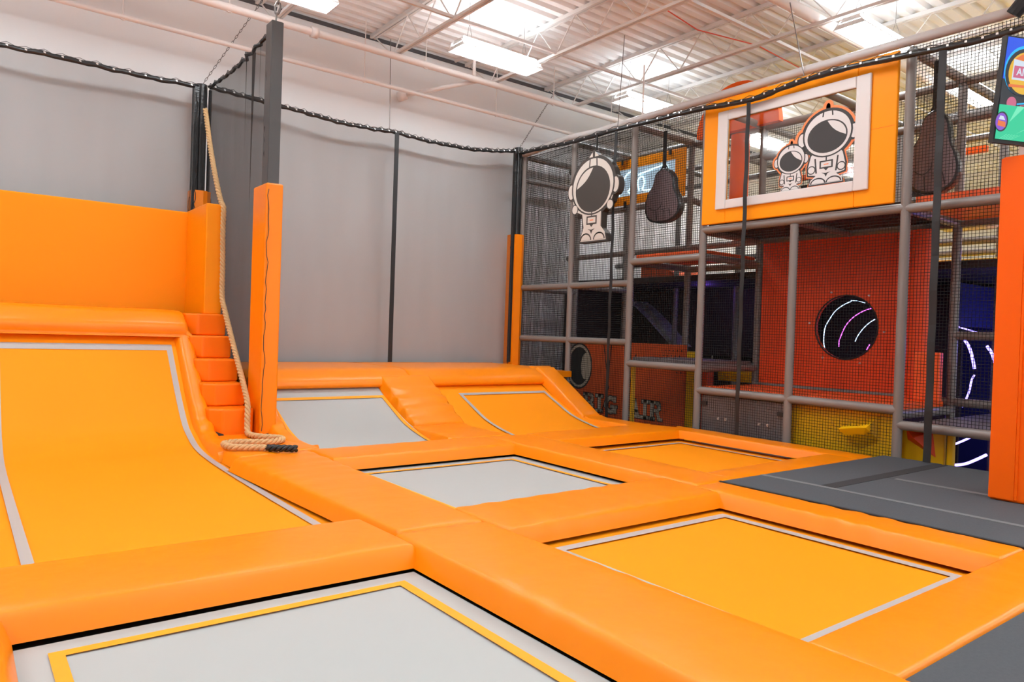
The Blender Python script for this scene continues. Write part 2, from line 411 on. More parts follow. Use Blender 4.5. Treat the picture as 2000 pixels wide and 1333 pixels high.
trampoline('grey sloping trampoline ramp with yellow border line beside the dark post', 2.86, 4.60, 6.55, 8.82, zr, 'bedg', 'tapey', (2.93, 4.46, 6.7, 8.50), .05, sides='lrt')
trampoline('orange sloping trampoline ramp with grey border line, below the right court post', 5.25, 7.42, 6.55, 8.82, zr, 'beda', 'tapeg', (5.62, 7.20, 6.7, 8.50), .05, sides='lrt')
zl = interp([(4.0, -.135), (5.5, -.13), (6.6, -.12), (7.3, -.10), (7.7, -.06), (8.0, .03), (8.2, .13), (8.49, .38), (8.81, .71), (9.06, .97), (9.2, 1.10)])
trampoline('big orange curved wall-ramp trampoline filling the left side, grey border line', .02, 2.06, 4.05, 9.10, zl, 'beda', 'tapeg', (.31, 1.99, 4.0, 9.02), .06, sides='lrt')

# base deck under the pads
bd = MB()
bd.box(-1.2, 7.9, 1.0, 6.9, ZF, -.32); bd.box(5.2, 8.08, -3, 3.9, ZF, -.05); bd.box(-3, 5.2, -3, 1.1, ZF, -.05); bd.box(2.8, 7.6, 6.9, 10.7, ZF, -.25)
bd.box(-1.2, 2.7, 6.9, 10.7, ZF, -.25)
tag(bd.build('deck_base', 'black'), 'dark raised platform that carries all the pads and mats', 'platform')
# flat pads (corners measured from the place)
G = 'orange floor pads'
def fp(label, c, seed, **k): return tag(quad_pad(c, seed=seed, name='floor_pad', **k), label, 'pad', G)
fp('long orange pad between the big left ramp and the grey middle trampoline', [(2.12, 3.80), (2.0, 6.62), (2.76, 6.80), (2.72, 3.76)], 1, thick=.11)
fp('orange pad under the foot of the big left ramp, left of the pad crossing', [(-.8, 4.22), (2.06, 4.20), (2.08, 3.52), (-.8, 3.55)], 2, thick=.12, crease=.012)
fp('long orange pad between the near grey trampoline and the large orange one', [(2.08, 1.0), (2.08, 3.78), (2.71, 3.74), (2.77, 1.0)], 3, thick=.12)
fp('orange pad at the near end of the large orange trampoline, by the dark mat', [(2.73, 1.19), (5.16, 1.19), (5.16, 1.57), (2.73, 1.57)], 4, thick=.11)
fp('orange pad along the right side of the large orange trampoline', [(4.80, 1.55), (4.80, 3.78), (5.18, 3.78), (5.18, 1.55)], 5, thick=.11)
fp('orange pad between the middle grey trampoline and the large orange one', [(2.72, 3.50), (4.82, 3.50), (4.90, 4.16), (2.72, 4.14)], 6, thick=.11, crease=.008)
fp('orange pad between the middle grey trampoline and the small far orange one', [(4.88, 3.78), (4.88, 6.80), (5.50, 6.70), (5.42, 3.78)], 7, thick=.11)
fp('orange pad between the middle grey trampoline and the grey ramp', [(2.76, 6.20), (4.90, 6.22), (4.90, 6.80), (2.78, 6.80)], 8, thick=.11)
fp('orange pad at the far end of the small orange trampoline', [(5.46, 6.18), (7.90, 6.18), (7.66, 6.86), (5.46, 6.78)], 9, thick=.10)
fp('orange pad on the right edge below the play frame net', [(7.56, 3.84), (7.56, 6.20), (7.95, 6.55), (7.92, 3.80)], 10, thick=.10)
fp('orange pad at the near end of the small orange trampoline beside the dark mats', [(5.38, 3.79), (7.60, 3.80), (7.58, 4.18), (5.38, 4.12)], 11, thick=.10)
fp('orange pad under the coiled rope end at the foot of the steps', [(2.06, 6.66), (2.06, 8.16), (2.86, 8.16), (2.86, 6.84)], 12, thick=.11)
fp('orange pad at the far bottom left corner beside the near grey trampoline', [(-.8, 1.0), (-.8, 3.56), (.17, 3.56), (.17, 1.0)], 13, thick=.12)

# sloping pads
rp = [(6.80, 0.0), (7.5, 0.0), (7.78, .05), (8.0, .175), (8.4, .41), (8.80, .655)]
tag(strip_pad('slope_pad', [(7.74, .035), (7.9, .12), (8.2, .30), (8.5, .47), (8.70, .59)], 4.50, 5.24, thick=.12, seed=21, crease=.022), 'wrinkled orange sloping pad between the two small ramps', 'pad', 'ramp side pads')
tag(strip_pad('low_pad', [(6.78, 0), (7.2, 0), (7.6, 0.0), (7.78, .03)], 4.48, 5.26, thick=.12, seed=22, crease=.004), 'flat orange pad at the foot of the wrinkled slope pad', 'pad', 'ramp side pads')
tag(strip_pad('slope_pad', [(7.72, .02), (8.0, .19), (8.4, .43), (8.84, .69)], 7.30, 7.66, thick=.13, seed=23), 'sloping orange pad on the outer right edge of the orange ramp', 'pad', 'ramp side pads')
tag(strip_pad('low_pad', [(6.74, 0), (7.2, 0), (7.60, 0.0), (7.76, .03)], 7.32, 7.70, thick=.10, seed=24), 'flat orange edge pad at the foot of the outer right slope pad', 'pad', 'ramp side pads')
tag(strip_pad('slope_pad', [(6.9, 0.0), (7.3, 0.0), (7.7, .05), (8.0, .19), (8.4, .43), (8.7, .6)], 2.76, 2.92, thick=.12, seed=25, crease=.01), 'narrow wrinkled orange pad between dark post and grey ramp', 'pad', 'ramp side pads')
pl = [(10.5, .66), (9.6, .66), (8.98, .66), (8.86, .645), (8.74, .585), (8.66, .545), (8.62, .50), (8.60, .44)]
tag(strip_pad('platform_pad', pl, 2.74, 4.97, smooth=False, thick=.10, r=.035, seed=26, crease=.006), 'orange platform pad behind the grey ramp, under the back net', 'pad', 'platform pads')
tag(strip_pad('platform_pad', pl, 4.97, 7.68, smooth=False, thick=.10, r=.035, seed=27, crease=.006), 'orange platform pad behind the orange ramp, under the back net', 'pad', 'platform pads')
tag(MB().box(2.8, 7.62, 8.75, 10.6, -.25, .55).build('platform_box', 'black'), 'dark box frame under the orange platform pads', 'platform')
tag(MB().box(7.62, 8.2, 9.0, 10.55, .5, .60).build('platform_edge', 'pad'), 'orange edge strip of the platform under the right court post', 'pad')

# big left ramp surround
tag(strip_pad('curved_edge_pad', [(7.0, -.02), (7.45, -.01), (7.84, .04), (8.14, .19), (8.49, .50), (8.81, .82), (9.05, 1.08)], 2.05, 2.22, thick=.14, r=.05, seed=31, crease=.012), 'narrow curved orange pad between the big left ramp and the steps', 'pad')
tag(strip_pad('curved_edge_pad', [(4.1, -.02), (7.0, -.01), (7.84, .04), (8.14, .19), (8.49, .50), (8.81, .82), (9.07, 1.10)], -.6, .02, thick=.14, r=.04, seed=32), 'orange pad on the far left side of the big ramp', 'pad')
sh = [(9.9, 1.34), (9.40, 1.335), (9.22, 1.31), (9.12, 1.24), (9.03, 1.165), (9.01, 1.10), (9.03, 1.035)]
tag(strip_pad('shelf_pad', sh, -1.0, 2.16, smooth=False, thick=.10, r=.03, seed=33, crease=.012), 'shiny creased orange shelf pad across the top of the big left ramp', 'pad')
tag(MB().box(-1.0, 2.1, 9.22, 10.2, -.25, 1.22).build('shelf_box', 'padred'), 'orange base box behind the top of the big left ramp', 'platform')
# backboard
w = bevel(MB().box(-1.6, 2.46, 10.28, 10.42, 1.2, 2.66).build('backboard_pad', 'padwall'), .02, 3)
tag(w, 'tall amber wall pad above the shelf on the left, below the grey net', 'wall pad')
w = bevel(MB().prism([(2.42, 9.36, 1.31), (2.62, 9.34, 1.31), (2.62, 10.3, 1.31), (2.42, 10.3, 1.31)], (0, 0, 1.36)).build('side_pad', 'padwall'), .015, 3)
tag(w, 'tall amber block pad at the top of the steps beside the rope', 'wall pad')
# steps
def step(i, y, zt, zb, lab):
    x0, x1 = 2.17, 2.62
    mb = MB().prism([(x0, y+.10, zb), (x0+.12, y, zb), (x1, y+.02, zb), (x1, 9.5, zb), (x0, 9.5, zb)], (0, 0, zt-zb))
    o = bevel(mb.build('padded_step', 'stepv'), .022, 3); tag(o, lab, 'step', 'padded steps')
for i, (y, zt) in enumerate([(7.98, .285), (8.28, .535), (8.57, .79), (8.86, 1.05), (9.10, 1.31)]):
    step(i, y, zt, -.1 if i == 0 else [0, .285, .535, .79, 1.05][i]+.002, ['lowest', 'second lowest', 'middle', 'second highest', 'highest'][i]+' of the five red-orange padded steps by the rope')

# ------------------------------------------------------------------ dark mats
def matt(label, x0, x1, y0, y1, z=.0, t=.045):
    o = bevel(MB().box(x0, x1, y0, y1, z-t, z).build('floor_mat', 'mat'), .008, 2); return tag(o, label, 'mat', 'charcoal floor mats')
m1 = matt('long charcoal mat strip directly beside the large orange trampoline pad', 5.19, 5.80, 1.2, 3.79)
m2 = matt('charcoal mat at the far end, along the orange pad corner', 5.81, 8.1, 3.19, 3.79)
m3 = matt('charcoal mat at the foot of the orange pillar, middle of the deck', 5.81, 6.76, -1, 3.17)
m4 = matt('charcoal mat behind the orange pillar next to the play frame', 6.77, 8.1, -1, 3.17)
m5 = matt('charcoal mat at the bottom right corner of the photo', 2.0, 5.79, -2, 1.18)
for (a, b, c, d, mm, o, lb) in ((5.77, 5.83, 1.2, 3.78, 'velcro', m1, 'pale'), (6.73, 6.80, -1, 3.05, 'velcro', m3, 'pale'), (5.84, 8.05, 3.12, 3.24, 'velcrod', m2, 'dark'), (5.18, 5.21, 1.2, 3.79, 'velcrod', m1, 'dark')):
    v = MB().box(a, b, c, d, .0, .003).build('velcro_strip', mm, o)
tag(bevel(MB().box(5.19, 5.80, -1, 1.19, -.045, 0).build('floor_mat', 'mat'), .008), 'charcoal mat strip at the right edge between pillar and corner mat', 'mat', 'charcoal floor mats')

# ------------------------------------------------------------------ padded pillar, column, television
pe = empty('padded_pillar', 'tall bright orange padded pillar at the right edge below the television', 'pillar'); pe.location = (0, 0, 0)
bevel(MB().box(6.62, 7.25, 1.55, 2.26, .0, 2.74).build('padding', 'padred', pe), .02, 3)
MB().box(6.600, 6.620, 2.08, 2.255, .02, 2.72).build('velcro_flap', 'padred', pe)
bevel(MB().box(6.605, 6.63, 2.06, 2.08, .02, 2.72).build('seam', 'padred', pe), .004)
struct(MB().box(6.70, 7.05, 1.85, 2.17, 0.002, ZC).build('support_column', 'steel')); 
tv = empty('television', 'portrait television with colourful adverts at the top right edge', 'television')
Wv = Vector((.911, -.413, 0)); Up = Vector((-.038, -.084, .788)); P0 = Vector((6.3, 2.221, 2.793)); Nn = Wv.cross(Up).normalized()
Nn = Nn if Nn.y < 0 else -Nn
def tvp(a, b, off=0): return P0 + Wv*a + Up*b + Nn*off
TW = .46
def tvpoly(pts, off, th, name, m, par=None):
    return MB().prism([tvp(a, b, off) for a, b in pts], Nn*th).build(name, m, par or tv)
tvpoly([(0, 0), (TW, 0), (TW, 1), (0, 1)], -.04, .04, 'housing', 'black')
scn = tvpoly([(.012, .035), (TW-.012, .035), (TW-.012, .985), (.012, .985)], .0, .002, 'screen', 'sk')
def ell(cx, cy, rx, ry, n=28, a0=0, a1=2*pi): return [(cx+rx*math.cos(a0+(a1-a0)*i/n), cy+ry*math.sin(a0+(a1-a0)*i/n)) for i in range(n)]
asp = .79
def tvc(cx, cy, r, off, m, sq=1): return tvpoly(ell(cx, cy, r*sq, r/asp), off, .001, 'picture', m, scn)
tvpoly([(.012, .60), (.448, .60), (.448, .985), (.012, .985)], .002, .001, 'picture', 'sbl', scn)
tvc(.20, .69, .185, .003, 'scy'); tvc(.20, .675, .175, .004, 'sk')
tvc(.21, .67, .155, .005, 'sye')
tvpoly([(.09, .60), (.33, .60), (.33, .76), (.09, .79)], .006, .001, 'picture', 'slb', scn)
tvpoly([(.10, .79), (.30, .77), (.27, .85), (.16, .84)], .006, .001, 'picture', 'sor', scn)
tvpoly([(.10, .62), (.30, .62), (.30, .73), (.10, .73)], .007, .001, 'picture', 'spk', scn)
tvpoly([(.07, .53), (.36, .54), (.36, .565), (.07, .555)], .006, .001, 'picture', 'sor', scn)
tvpoly([(.012, .35), (.448, .35), (.448, .50), (.012, .44)], .004, .001, 'picture', 'sk', scn)
tvc(.12, .385, .045, .005, 'spk'); tvpoly([(.17, .37), (.448, .43), (.448, .445), (.17, .385)], .006, .001, 'picture', 'scy', scn)
tvpoly([(.2, .36), (.448, .40), (.448, .41), (.2, .37)], .006, .001, 'picture', 'spk', scn)
tvpoly([(.012, .035), (.448, .035), (.448, .36), (.012, .36)], .006, .001, 'picture', 'sgr', scn)
tvpoly([(.12, .2), (.18, .36), (.25, .36)], .007, .001, 'picture', 'spg', scn); tvpoly([(.2, .1), (.448, .25), (.448, .27)], .007, .001, 'picture', 'spg', scn)
for k in range(6): tvpoly([(.05+k*.02, .04), (.055+k*.02, .04), (.12+k*.025, .09), (.115+k*.025, .09)], .007, .001, 'picture', 'spg', scn)
tvc(.05, .20, .075, .008, 'sk', .8); tvc(.045, .20, .064, .009, 'spu', .8); tvpoly([(.015, .16), (.09, .15), (.085, .20), (.015, .21)], .010, .001, 'picture', 'sor', scn)
tvpoly([(.02, .22), (.08, .215), (.06, .25), (.03, .255)], .010, .001, 'picture', 'slb', scn)
def text_mesh(s, size, bold, to3d, name, m, par, th=(0, 0, 0)):
    cu = bpy.data.curves.new('t', 'FONT'); cu.body = s; cu.size = size; cu.offset = bold; cu.resolution_u = 3
    to = bpy.data.objects.new('t', cu); COL.objects.link(to)
    dg = bpy.context.evaluated_depsgraph_get(); me = bpy.data.meshes.new_from_object(to.evaluated_get(dg))
    bpy.data.objects.remove(to)
    for v in me.vertices: v.co = to3d(v.co.x, v.co.y)
    me.materials.clear(); me.materials.append(M[m]); me.name = name
    o = bpy.data.objects.new(name, me); COL.objects.link(o); o.parent = par; return o
text_mesh('AIR', .075, .002, lambda a, b: tvp(.125+a, .645+b/asp*1.0, .0095), 'lettering', 'slb', scn)
MB().tube([P0+Wv*.25+Up*.5-Nn*.04, Vector((6.80, 2.05, 3.2))], .03, 8).build('bracket', 'black', tv)

# ------------------------------------------------------------------ court posts, nets
def lacing(pts, r, amp, e, name='lacing'):
    mb = MB(); out = []; P = [Vector(p) for p in pts]
    for a, b in zip(P, P[1:]):
        L = (b-a).length; n = max(2, int(L/.07))
        for i in range(n):
            out.append(a+(b-a)*i/n + Vector((random.uniform(-1, 1)*amp, random.uniform(-1, 1)*amp, 0)))
    mb.tube(out, r, 5); return mb.build(name, 'strap', e)
def ring_pts(x, y, r, n=12, a0=0): return [(x+r*math.cos(a0+2*pi*i/n), y+r*math.sin(a0+2*pi*i/n)) for i in range(n)]
# near post
e = empty('court_post', 'dark square post with orange padded foot beside the rope, nearest post', 'post', 'court net posts'); e.location = (0, 0, 0)
bevel(MB().box(2.67, 2.80, 7.93, 8.12, .0, 4.52).build('steel_post', 'post', e), .008)
pad = MB().prism([(2.64, 7.86, 0), (2.82, 7.84, 0), (2.82, 8.22, 0), (2.64, 8.30, 0)], (0, 0, 2.74))
bevel(pad.build('pad_sleeve', 'pad', e), .02, 3)
lacing([(2.655, 7.835, .05), (2.655, 7.83, 1.3), (2.66, 7.84, 2.74)], .004, .012, e)
# far corner posts
def corner_post(x, y, label, zt, s=1):
    e = empty('court_post', label, 'post', 'court net posts')
    MB().prism([(a, b, .6) for a, b in ring_pts(x, y, .075)], (0, 0, zt-.6)).build('black_cover', 'blackv', e, auto=40)
    for dx in (-.105, .105):
        MB().tube([(x+dx, y-.03, .62), (x+dx, y-.03, zt-.06)], .022, 8).build('edge_binding', 'blackv', e)
    MB().prism([(x-.13, y-.02, .63), (x-.09, y-.13, .63), (x+.02, y-.16, .63), (x+.13, y-.1, .63), (x+.13, y+.1, .63), (x-.12, y+.1, .63)], (0, 0, 2.36)).build('pad_sleeve', 'pad', e)
    lacing([(x-.135, y-.035, .65), (x-.135, y-.035, 2.97)], .004, .008, e); lacing([(x+.135, y-.11, .65), (x+.135, y-.11, 2.97)], .004, .008, e)
    return e
corner_post(8.1, 10.52, 'black covered corner post with orange lower pad, right end of back net', 4.58)
corner_post(2.62, 10.55, 'black covered post seen through the dark side net behind the rope', 4.45)
# nets
YN = 10.45
def net_sheet(P, nu, nv, name, m, par): return MB().grid([[P(i/nu, j/nv) for j in range(nv+1)] for i in range(nu+1)]).build(name, m, par, smooth=True)
def hem(P, par, r=.032, nu=60, rings=True):
    pts = []; 
    for i in range(nu+1):
        p = Vector(P(i/nu, 1)); p.z += .006*math.sin(i*1.9)+.003*math.sin(i*5.1); pts.append(p)
    rr = [r*(.85+.3*random.random()) for _ in pts]
    MB().tube(pts, rr, 7).build('top_hem', 'blackv', par, smooth=True)
    for i in range(1, nu, 2):
        p = pts[i]; MB().add([p+Vector((-.012, -r*1.15, .0)), p+Vector((.012, -r*1.15, -.008)), p+Vector((.014, -r*1.15, .012)), p+Vector((-.01, -r*1.15, .016))], [(0, 1, 2, 3)]).build('eyelet', 'bolt', par)
    t = []
    for i in range(0, nu+1): t.append(pts[i]+Vector((0, -.01, r*(1.5 if i % 2 else .6))))
    MB().tube(t, .004, 4).build('lacing_cord', 'strap', par)
e = empty('court_net', 'fine grey net over the left back wall above the amber wall pad', 'net', 'fine court nets')
def PL(u, v):
    x = -3.0+u*5.55; zt = 4.40+.05*math.cos(u*6); zt = 4.36 + .10*((x-0.3)/2.3)**2*.3
    return (x, YN+.03*math.sin(x*3+v*2)*(v), 1.35+(zt-1.35)*v)
net_sheet(PL, 40, 10, 'mesh', 'net', e); hem(PL, e)
MB().box(2.50, 2.56, YN-.03, YN+.03, 2.6, 4.38).build('side_hem', 'blackv', e); lacing([(2.53, YN-.05, 2.65), (2.53, YN-.05, 4.35)], .006, .02, e)
def topz(x):
    tab = [(2.7, 4.42), (3.6, 4.38), (4.6, 4.31), (5.2, 4.33), (5.52, 4.36), (6.2, 4.33), (7.0, 4.34), (7.6, 4.42), (8.0, 4.50)]
    for a, b in zip(tab, tab[1:]):
        if x <= b[0]: return a[1]+(b[1]-a[1])*(x-a[0])/(b[0]-a[0])
    return tab[-1][1]
e = empty('court_net', 'fine grey net across the back wall above the orange platform', 'net', 'fine court nets')
def PC(u, v):
    x = 2.7+u*5.3; return (x, YN+.02*math.sin(x*2.4)*v, .66+(topz(x)-.66)*v)
net_sheet(PC, 60, 10, 'mesh', 'net', e); hem(PC, e, nu=84)
MB().box(5.53, 5.60, YN-.02, YN-.005, .67, 4.36).build('centre_strap', 'strap', e)
MB().box(7.95, 7.99, YN-.03, YN+.03, .68, 4.48).build('side_hem', 'blackv', e)
e = empty('court_net', 'dark doubled side net stretched from the near post to the back wall', 'net', 'fine court nets')
def PD(u, v):
    y = 8.13+u*2.35; zt = 4.42-.05*math.sin(pi*u)
    fold = .05*math.sin(u*60)*math.exp(-abs(u-.22)*9)*v*v
    return (2.70+fold, y, .0+zt*v)
net_sheet(PD, 60, 14, 'mesh', 'netd', e)
pts = [Vector(PD(i/24, 1))+Vector((0, 0, .012*math.sin(i*2.2))) for i in range(25)]
MB().tube(pts, .022, 7).build('top_hem', 'blackv', e); MB().tube([p+Vector((-.01, 0, .03 if i % 2 else 0)) for i, p in enumerate(pts)], .005, 4).build('lacing_cord', 'strap', e)
lacing([(2.68, 8.05+.02, .1+2.7), (2.68, 8.07, 4.45)], .005, .012, e, 'side_lacing')

# chains
def chain(a, b, label, r=.02, n=None):
    a = Vector(a); b = Vector(b); L = (b-a).length; n = n or int(L/.055); t = (b-a).normalized(); mb = MB()
    s = t.cross(Vector((.3, 1, .1))).normalized(); q = t.cross(s)
    for i in range(n):
        c = a+(b-a)*(i+.5)/n; d = s if i % 2 else q; h = L/n*.62
        mb.tube([c+t*(h*math.cos(k*pi/5))+d*(r*.55*math.sin(k*pi/5)) for k in range(10)], r*.2, 5, closed=True)
    o = mb.build('chain', 'chain'); return tag(o, label, 'chain', 'hanging chains')
chain((2.73, 8.0, 4.5), (2.78, 7.7, 5.85), 'bright steel chain holding up the near dark post', .05, 12)
chain((2.62, 10.5, 4.45), (3.40, 10.45, 5.85), 'thin dark chain rising from the post behind the rope')
chain((8.1, 10.5, 4.58), (9.0, 10.6, 5.85), 'thin dark chain rising from the right corner post')
tag(MB().tube([(5.46, 10.5, 4.36), (5.46, 10.55, 5.85)], .006, 6).build('hanging_wire', 'chain'), 'vertical wire holding the middle of the back net hem', 'wire')
tag(MB().tube([(8.02, 7.95, 4.36), (8.1, 7.95, 5.85)], .006, 6).build('hanging_wire', 'chain'), 'wire rising from the play frame rail behind the corner', 'wire')
tag(MB().tube([(8.02, 4.86, 4.4), (8.2, 5.2, 5.45)], .006, 6).build('hanging_wire', 'chain'), 'wire running from the amber panel rail up to the thick pipe', 'wire')
tag(MB().tube([(8.35, 7.75, 4.4), (8.35, 7.75, 5.4)], .012, 6).build('hanging_rod', 'pipew'), 'white rod standing above the rail right of the back corner', 'rod')

# ------------------------------------------------------------------ rope
rp = [(2.60, 10.26, 4.05), (2.59, 9.91, 3.46), (2.58, 9.59, 3.02), (2.595, 9.40, 2.72), (2.60, 9.29, 2.62), (2.60, 9.29, 2.35), (2.61, 9.29, 1.907), (2.60, 9.24, 1.53), (2.59, 9.07, 1.345), (2.585, 8.84, 1.115), (2.575, 8.55, 0.85), (2.56, 8.25, 0.595), (2.54, 7.98, 0.36), (2.525, 7.91, 0.22), (2.52, 7.89, 0.10),
      (2.51, 7.84, .045), (2.49, 7.70, .04), (2.54, 7.53, .04), (2.66, 7.40, .04), (2.69, 7.30, .04), (2.63, 7.20, .04), (2.50, 7.16, .04), (2.36, 7.20, .04), (2.18, 7.27, .04), (2.09, 7.22, .04), (2.07, 7.08, .04), (2.12, 6.98, .04), (2.28, 6.88, .04), (2.44, 6.75, .04), (2.60, 6.64, .04)]
def rope():
    P = [Vector(p) for p in spline(rp, 14)]
    # resample evenly
    Q = [P[0]]; acc = 0; st = .012
    for a, b in zip(P, P[1:]):
        L = (b-a).length; t = st-acc
        while t <= L and L > 0: Q.append(a+(b-a)*t/L); t += st
        acc = (L-(t-st)) % st if L > 0 else acc
    T = []; up = Vector((1, 0, 0))
    n = len(Q); cut = int(n-.28/st); e = empty('climbing_rope', 'tan twisted climbing rope hanging over the steps and coiled on the pad', 'rope')
    S = []
    for i in range(n):
        t = (Q[min(i+1, n-1)]-Q[max(i-1, 0)]).normalized(); s = t.cross(up).normalized(); up = s.cross(t).normalized(); S.append((s, up.copy()))
        up = up if up.length > .5 else Vector((0, 0, 1))
    for nm, a, b, m, R, r in (('strands', 0, cut, 'rope', .017, .0165), ('black_grip', cut, n, 'grip', .019, .0175)):
        mb = MB()
        for k in range(3):
            mb.tube([Q[i]+R*(math.cos(i*st*2*pi/.15+k*2*pi/3)*S[i][0]+math.sin(i*st*2*pi/.15+k*2*pi/3)*S[i][1]) for i in range(a, b)], r, 7)
        mb.build(nm, m, e, smooth=True)
rope()

# ------------------------------------------------------------------ play frame
XP = 8.2
ys = [10.45, 9.1, 7.74, 6.40, 5.02, 3.70, 2.35]
pf = empty('climbing_structure', 'tall soft-play climbing frame of grey foam-sleeved pipes on the right', 'play frame')
R = .052
def post(x, y, z0, z1, m='foam', r=R): return MB().tube([(x, y, z0), (x, y, z1)], r, 14).build('post', m, pf, auto=50)
def beam(a, b, m='foam', r=R, name='beam'): return MB().tube([a, b], r, 14).build(name, m, pf, auto=50)
for y in ys: 
    if abs(y-5.02) < .01: post(XP, y, ZF, 2.66)
    else: post(XP, y, ZF, 4.42)
rail = [(XP-.02, 10.5, 4.46), (XP-.02, 9.8, 4.50), (XP-.02, 9.2, 4.53), (XP-.02, 8.6, 4.50), (XP-.02, 7.0, 4.52), (XP-.02, 5.0, 4.53), (XP-.02, 2.7, 4.52), (XP-.02, 1.5, 4.52)]
MB().tube(rail, .055, 14).build('top_rail', 'rail', pf, auto=50)
for (y0, y1, z) in ((10.45, 7.74, 2.03), (10.45, 7.74, 1.12), (7.74, 6.4, 2.35), (7.74, 6.4, .80), (6.4, 3.7, 2.71), (6.4, 3.7, .50), (3.7, 2.2, 2.70), (3.7, 2.2, .34)):
    beam((XP, y0, z), (XP, y1, z))
XB, XC, XD = 9.55, 10.9, 12.25
for x in (XB, XC, XD):
    for y in ys:
        if x == XB and abs(y-5.02) < .01: continue
        if x != XD: post(x, y, ZF, 4.40)
    beam((x, 10.7, 4.40), (x, 1.5, 4.40)); beam((x, 10.7, 2.66 if x > XB else 2.7), (x, 1.5, 2.66 if x > XB else 2.7))
for y in ys: beam((XP, y, 4.42), (XD, y, 4.42))
for (x, y0, y1, z) in ((XB, 10.45, 7.74, 3.50), (XB, 7.74, 6.4, 2.34), (XB, 7.74, 6.4, .82), (XB, 6.4, 2.2, .55), (XB, 3.7, 2.2, 1.35), (XB, 6.4, 2.2, 3.95), (XC, 6.4, 2.2, 3.3)):
    beam((x, y0, z), (x, y1, z))
for (y, z) in ((7.74, 2.35), (6.4, 2.35), (7.74, .8), (6.4, .8), (6.4, 2.7), (3.7, 2.7), (10.45, 4.0), (10.45, 2.03), (9.1, 2.03), (3.7, .45), (5.02, 2.7)):
    beam((XP, y, z), (XB, y, z))
beam((XC, 3.7, 4.1), (XC, 2.3, 3.3)); beam((XB, 7.74, 3.5), (XC, 6.4, 2.7))

def plate(name, m, x0, x1, y0, y1, z0, z1, label, cat, par=None, bv=.01, group=None):
    o = MB().box(x0, x1, y0, y1, z0, z1).build(name, m, par)
    if bv: bevel(o, bv)
    if label: tag(o, label, cat, group)
    return o
# decks
plate('play_deck', 'reddk', XP+.06, XB-.06, 6.44, 7.70, 2.40, 2.46, 'red-orange deck edge above the dark bay left of the amber panel', 'deck')
plate('play_deck', 'greyp', XP+.06, XB-.06, 6.44, 7.70, .84, .90, 'grey deck above the orange mural, left of the red panel', 'deck')
plate('play_deck', 'reddk', XP+.06, XB-.06, 3.75, 6.36, .46, .56, 'red-orange deck in front of the red panel with the round hole', 'deck')
plate('play_deck', 'greyp', XP+.06, XB+1.2, 2.0, 3.64, .30, .37, 'grey low deck on the right beside the orange pillar', 'deck')
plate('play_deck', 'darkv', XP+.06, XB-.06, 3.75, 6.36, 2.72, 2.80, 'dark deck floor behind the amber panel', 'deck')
plate('play_deck', 'reddk', XP+.08, XB-.06, 2.0, 3.64, 2.72, 2.84, 'red-orange deck edge under the hanging foot-shaped bag on the right', 'deck')
plate('shading_deck', 'darkv', XB+.06, 14.2, 1.4, 10.7, 2.16, 2.26, 'wide dark deck added deep inside the play frame to shade lower levels', 'deck')  # deck added to shut light out of the lower levels
plate('dark_backing', 'darkv', 14.2, 14.3, 1.0, 10.7, ZF, 2.2, 'dark wall added behind the lower play levels to keep them dark', 'panel')  # wall added so the lower levels stay dark
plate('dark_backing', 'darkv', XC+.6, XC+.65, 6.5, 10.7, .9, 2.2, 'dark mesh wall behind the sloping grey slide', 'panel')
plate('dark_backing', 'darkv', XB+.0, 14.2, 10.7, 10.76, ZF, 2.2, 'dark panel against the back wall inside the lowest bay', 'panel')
plate('yellow_bounce_mat', 'yel', XB+.3, 14.1, 1.5, 6.3, 2.265, 2.30, 'yellow bounce mat added on the wide upper deck to tint the ceiling', 'mat')  # mat added so the deck throws yellow bounce onto the ceiling
# red panel with hole
def holed(x0, x1, y0, y1, z0, z1, cy, cz, ry, rz, n=48):
    mb = MB(); inn = []; out = []
    for i in range(n):
        a = 2*pi*i/n; c, s = math.cos(a), math.sin(a); inn.append((cy+ry*c, cz+rz*s))
        t = min(((y1-cy)/c if c > 1e-6 else (y0-cy)/c if c < -1e-6 else 1e9), ((z1-cz)/s if s > 1e-6 else (z0-cz)/s if s < -1e-6 else 1e9))
        out.append((cy+t*c, cz+t*s))
    V = [(x, *p) for x in (x0, x1) for ring in (inn, out) for p in ring]; F = []
    for i in range(n):
        j = (i+1) % n; F += [(i, j, n+j, n+i), (2*n+i, 3*n+i, 3*n+j, 2*n+j), (i, 2*n+i, 2*n+j, j)]
    for (yy, zz) in ((y0, z0), (y0, z1), (y1, z0), (y1, z1)): pass
    mb.add(V, F)
    # corner fill triangles
    def corner(yc, zc):
        k = sorted(range(n), key=lambda i: (out[i][0]-yc)**2+(out[i][1]-zc)**2)[:2]
        for x in (x0, x1): mb.add([(x, *out[k[0]]), (x, *out[k[1]]), (x, yc, zc)], [(0, 1, 2)])
    for yc in (y0, y1):
        for zc in (z0, z1): corner(yc, zc)
    return mb
rpn = empty('climbing_wall', 'dark red-orange panel with a round hole showing light arcs', 'panel')
holed(XB-.03, XB+.03, 3.98, 6.32, .56, 2.66, 5.02, 1.43, .43, .43).build('panel_sheet', 'redp', rpn)
MB().tube([(XB-.035, 5.02+.432*math.cos(a*pi/16), 1.43+.432*math.sin(a*pi/16)) for a in range(32)], .010, 6, closed=True).build('hole_trim', 'darkv', rpn)
for a in range(6): MB().tube([(XB-.05, 5.02+.52*math.cos(a*pi/3+.1), 1.43+.52*math.sin(a*pi/3+.1)), (XB-.03, 5.02+.52*math.cos(a*pi/3+.1), 1.43+.52*math.sin(a*pi/3+.1))], .013, 8).build('bolt', 'bolt', rpn)
tag(MB().tube([(9.35, 4.0, .56), (9.35, 4.0, 2.62)], .14, 18).build('padded_post', 'redp', None, auto=50), 'red padded round post right of the red panel', 'post')
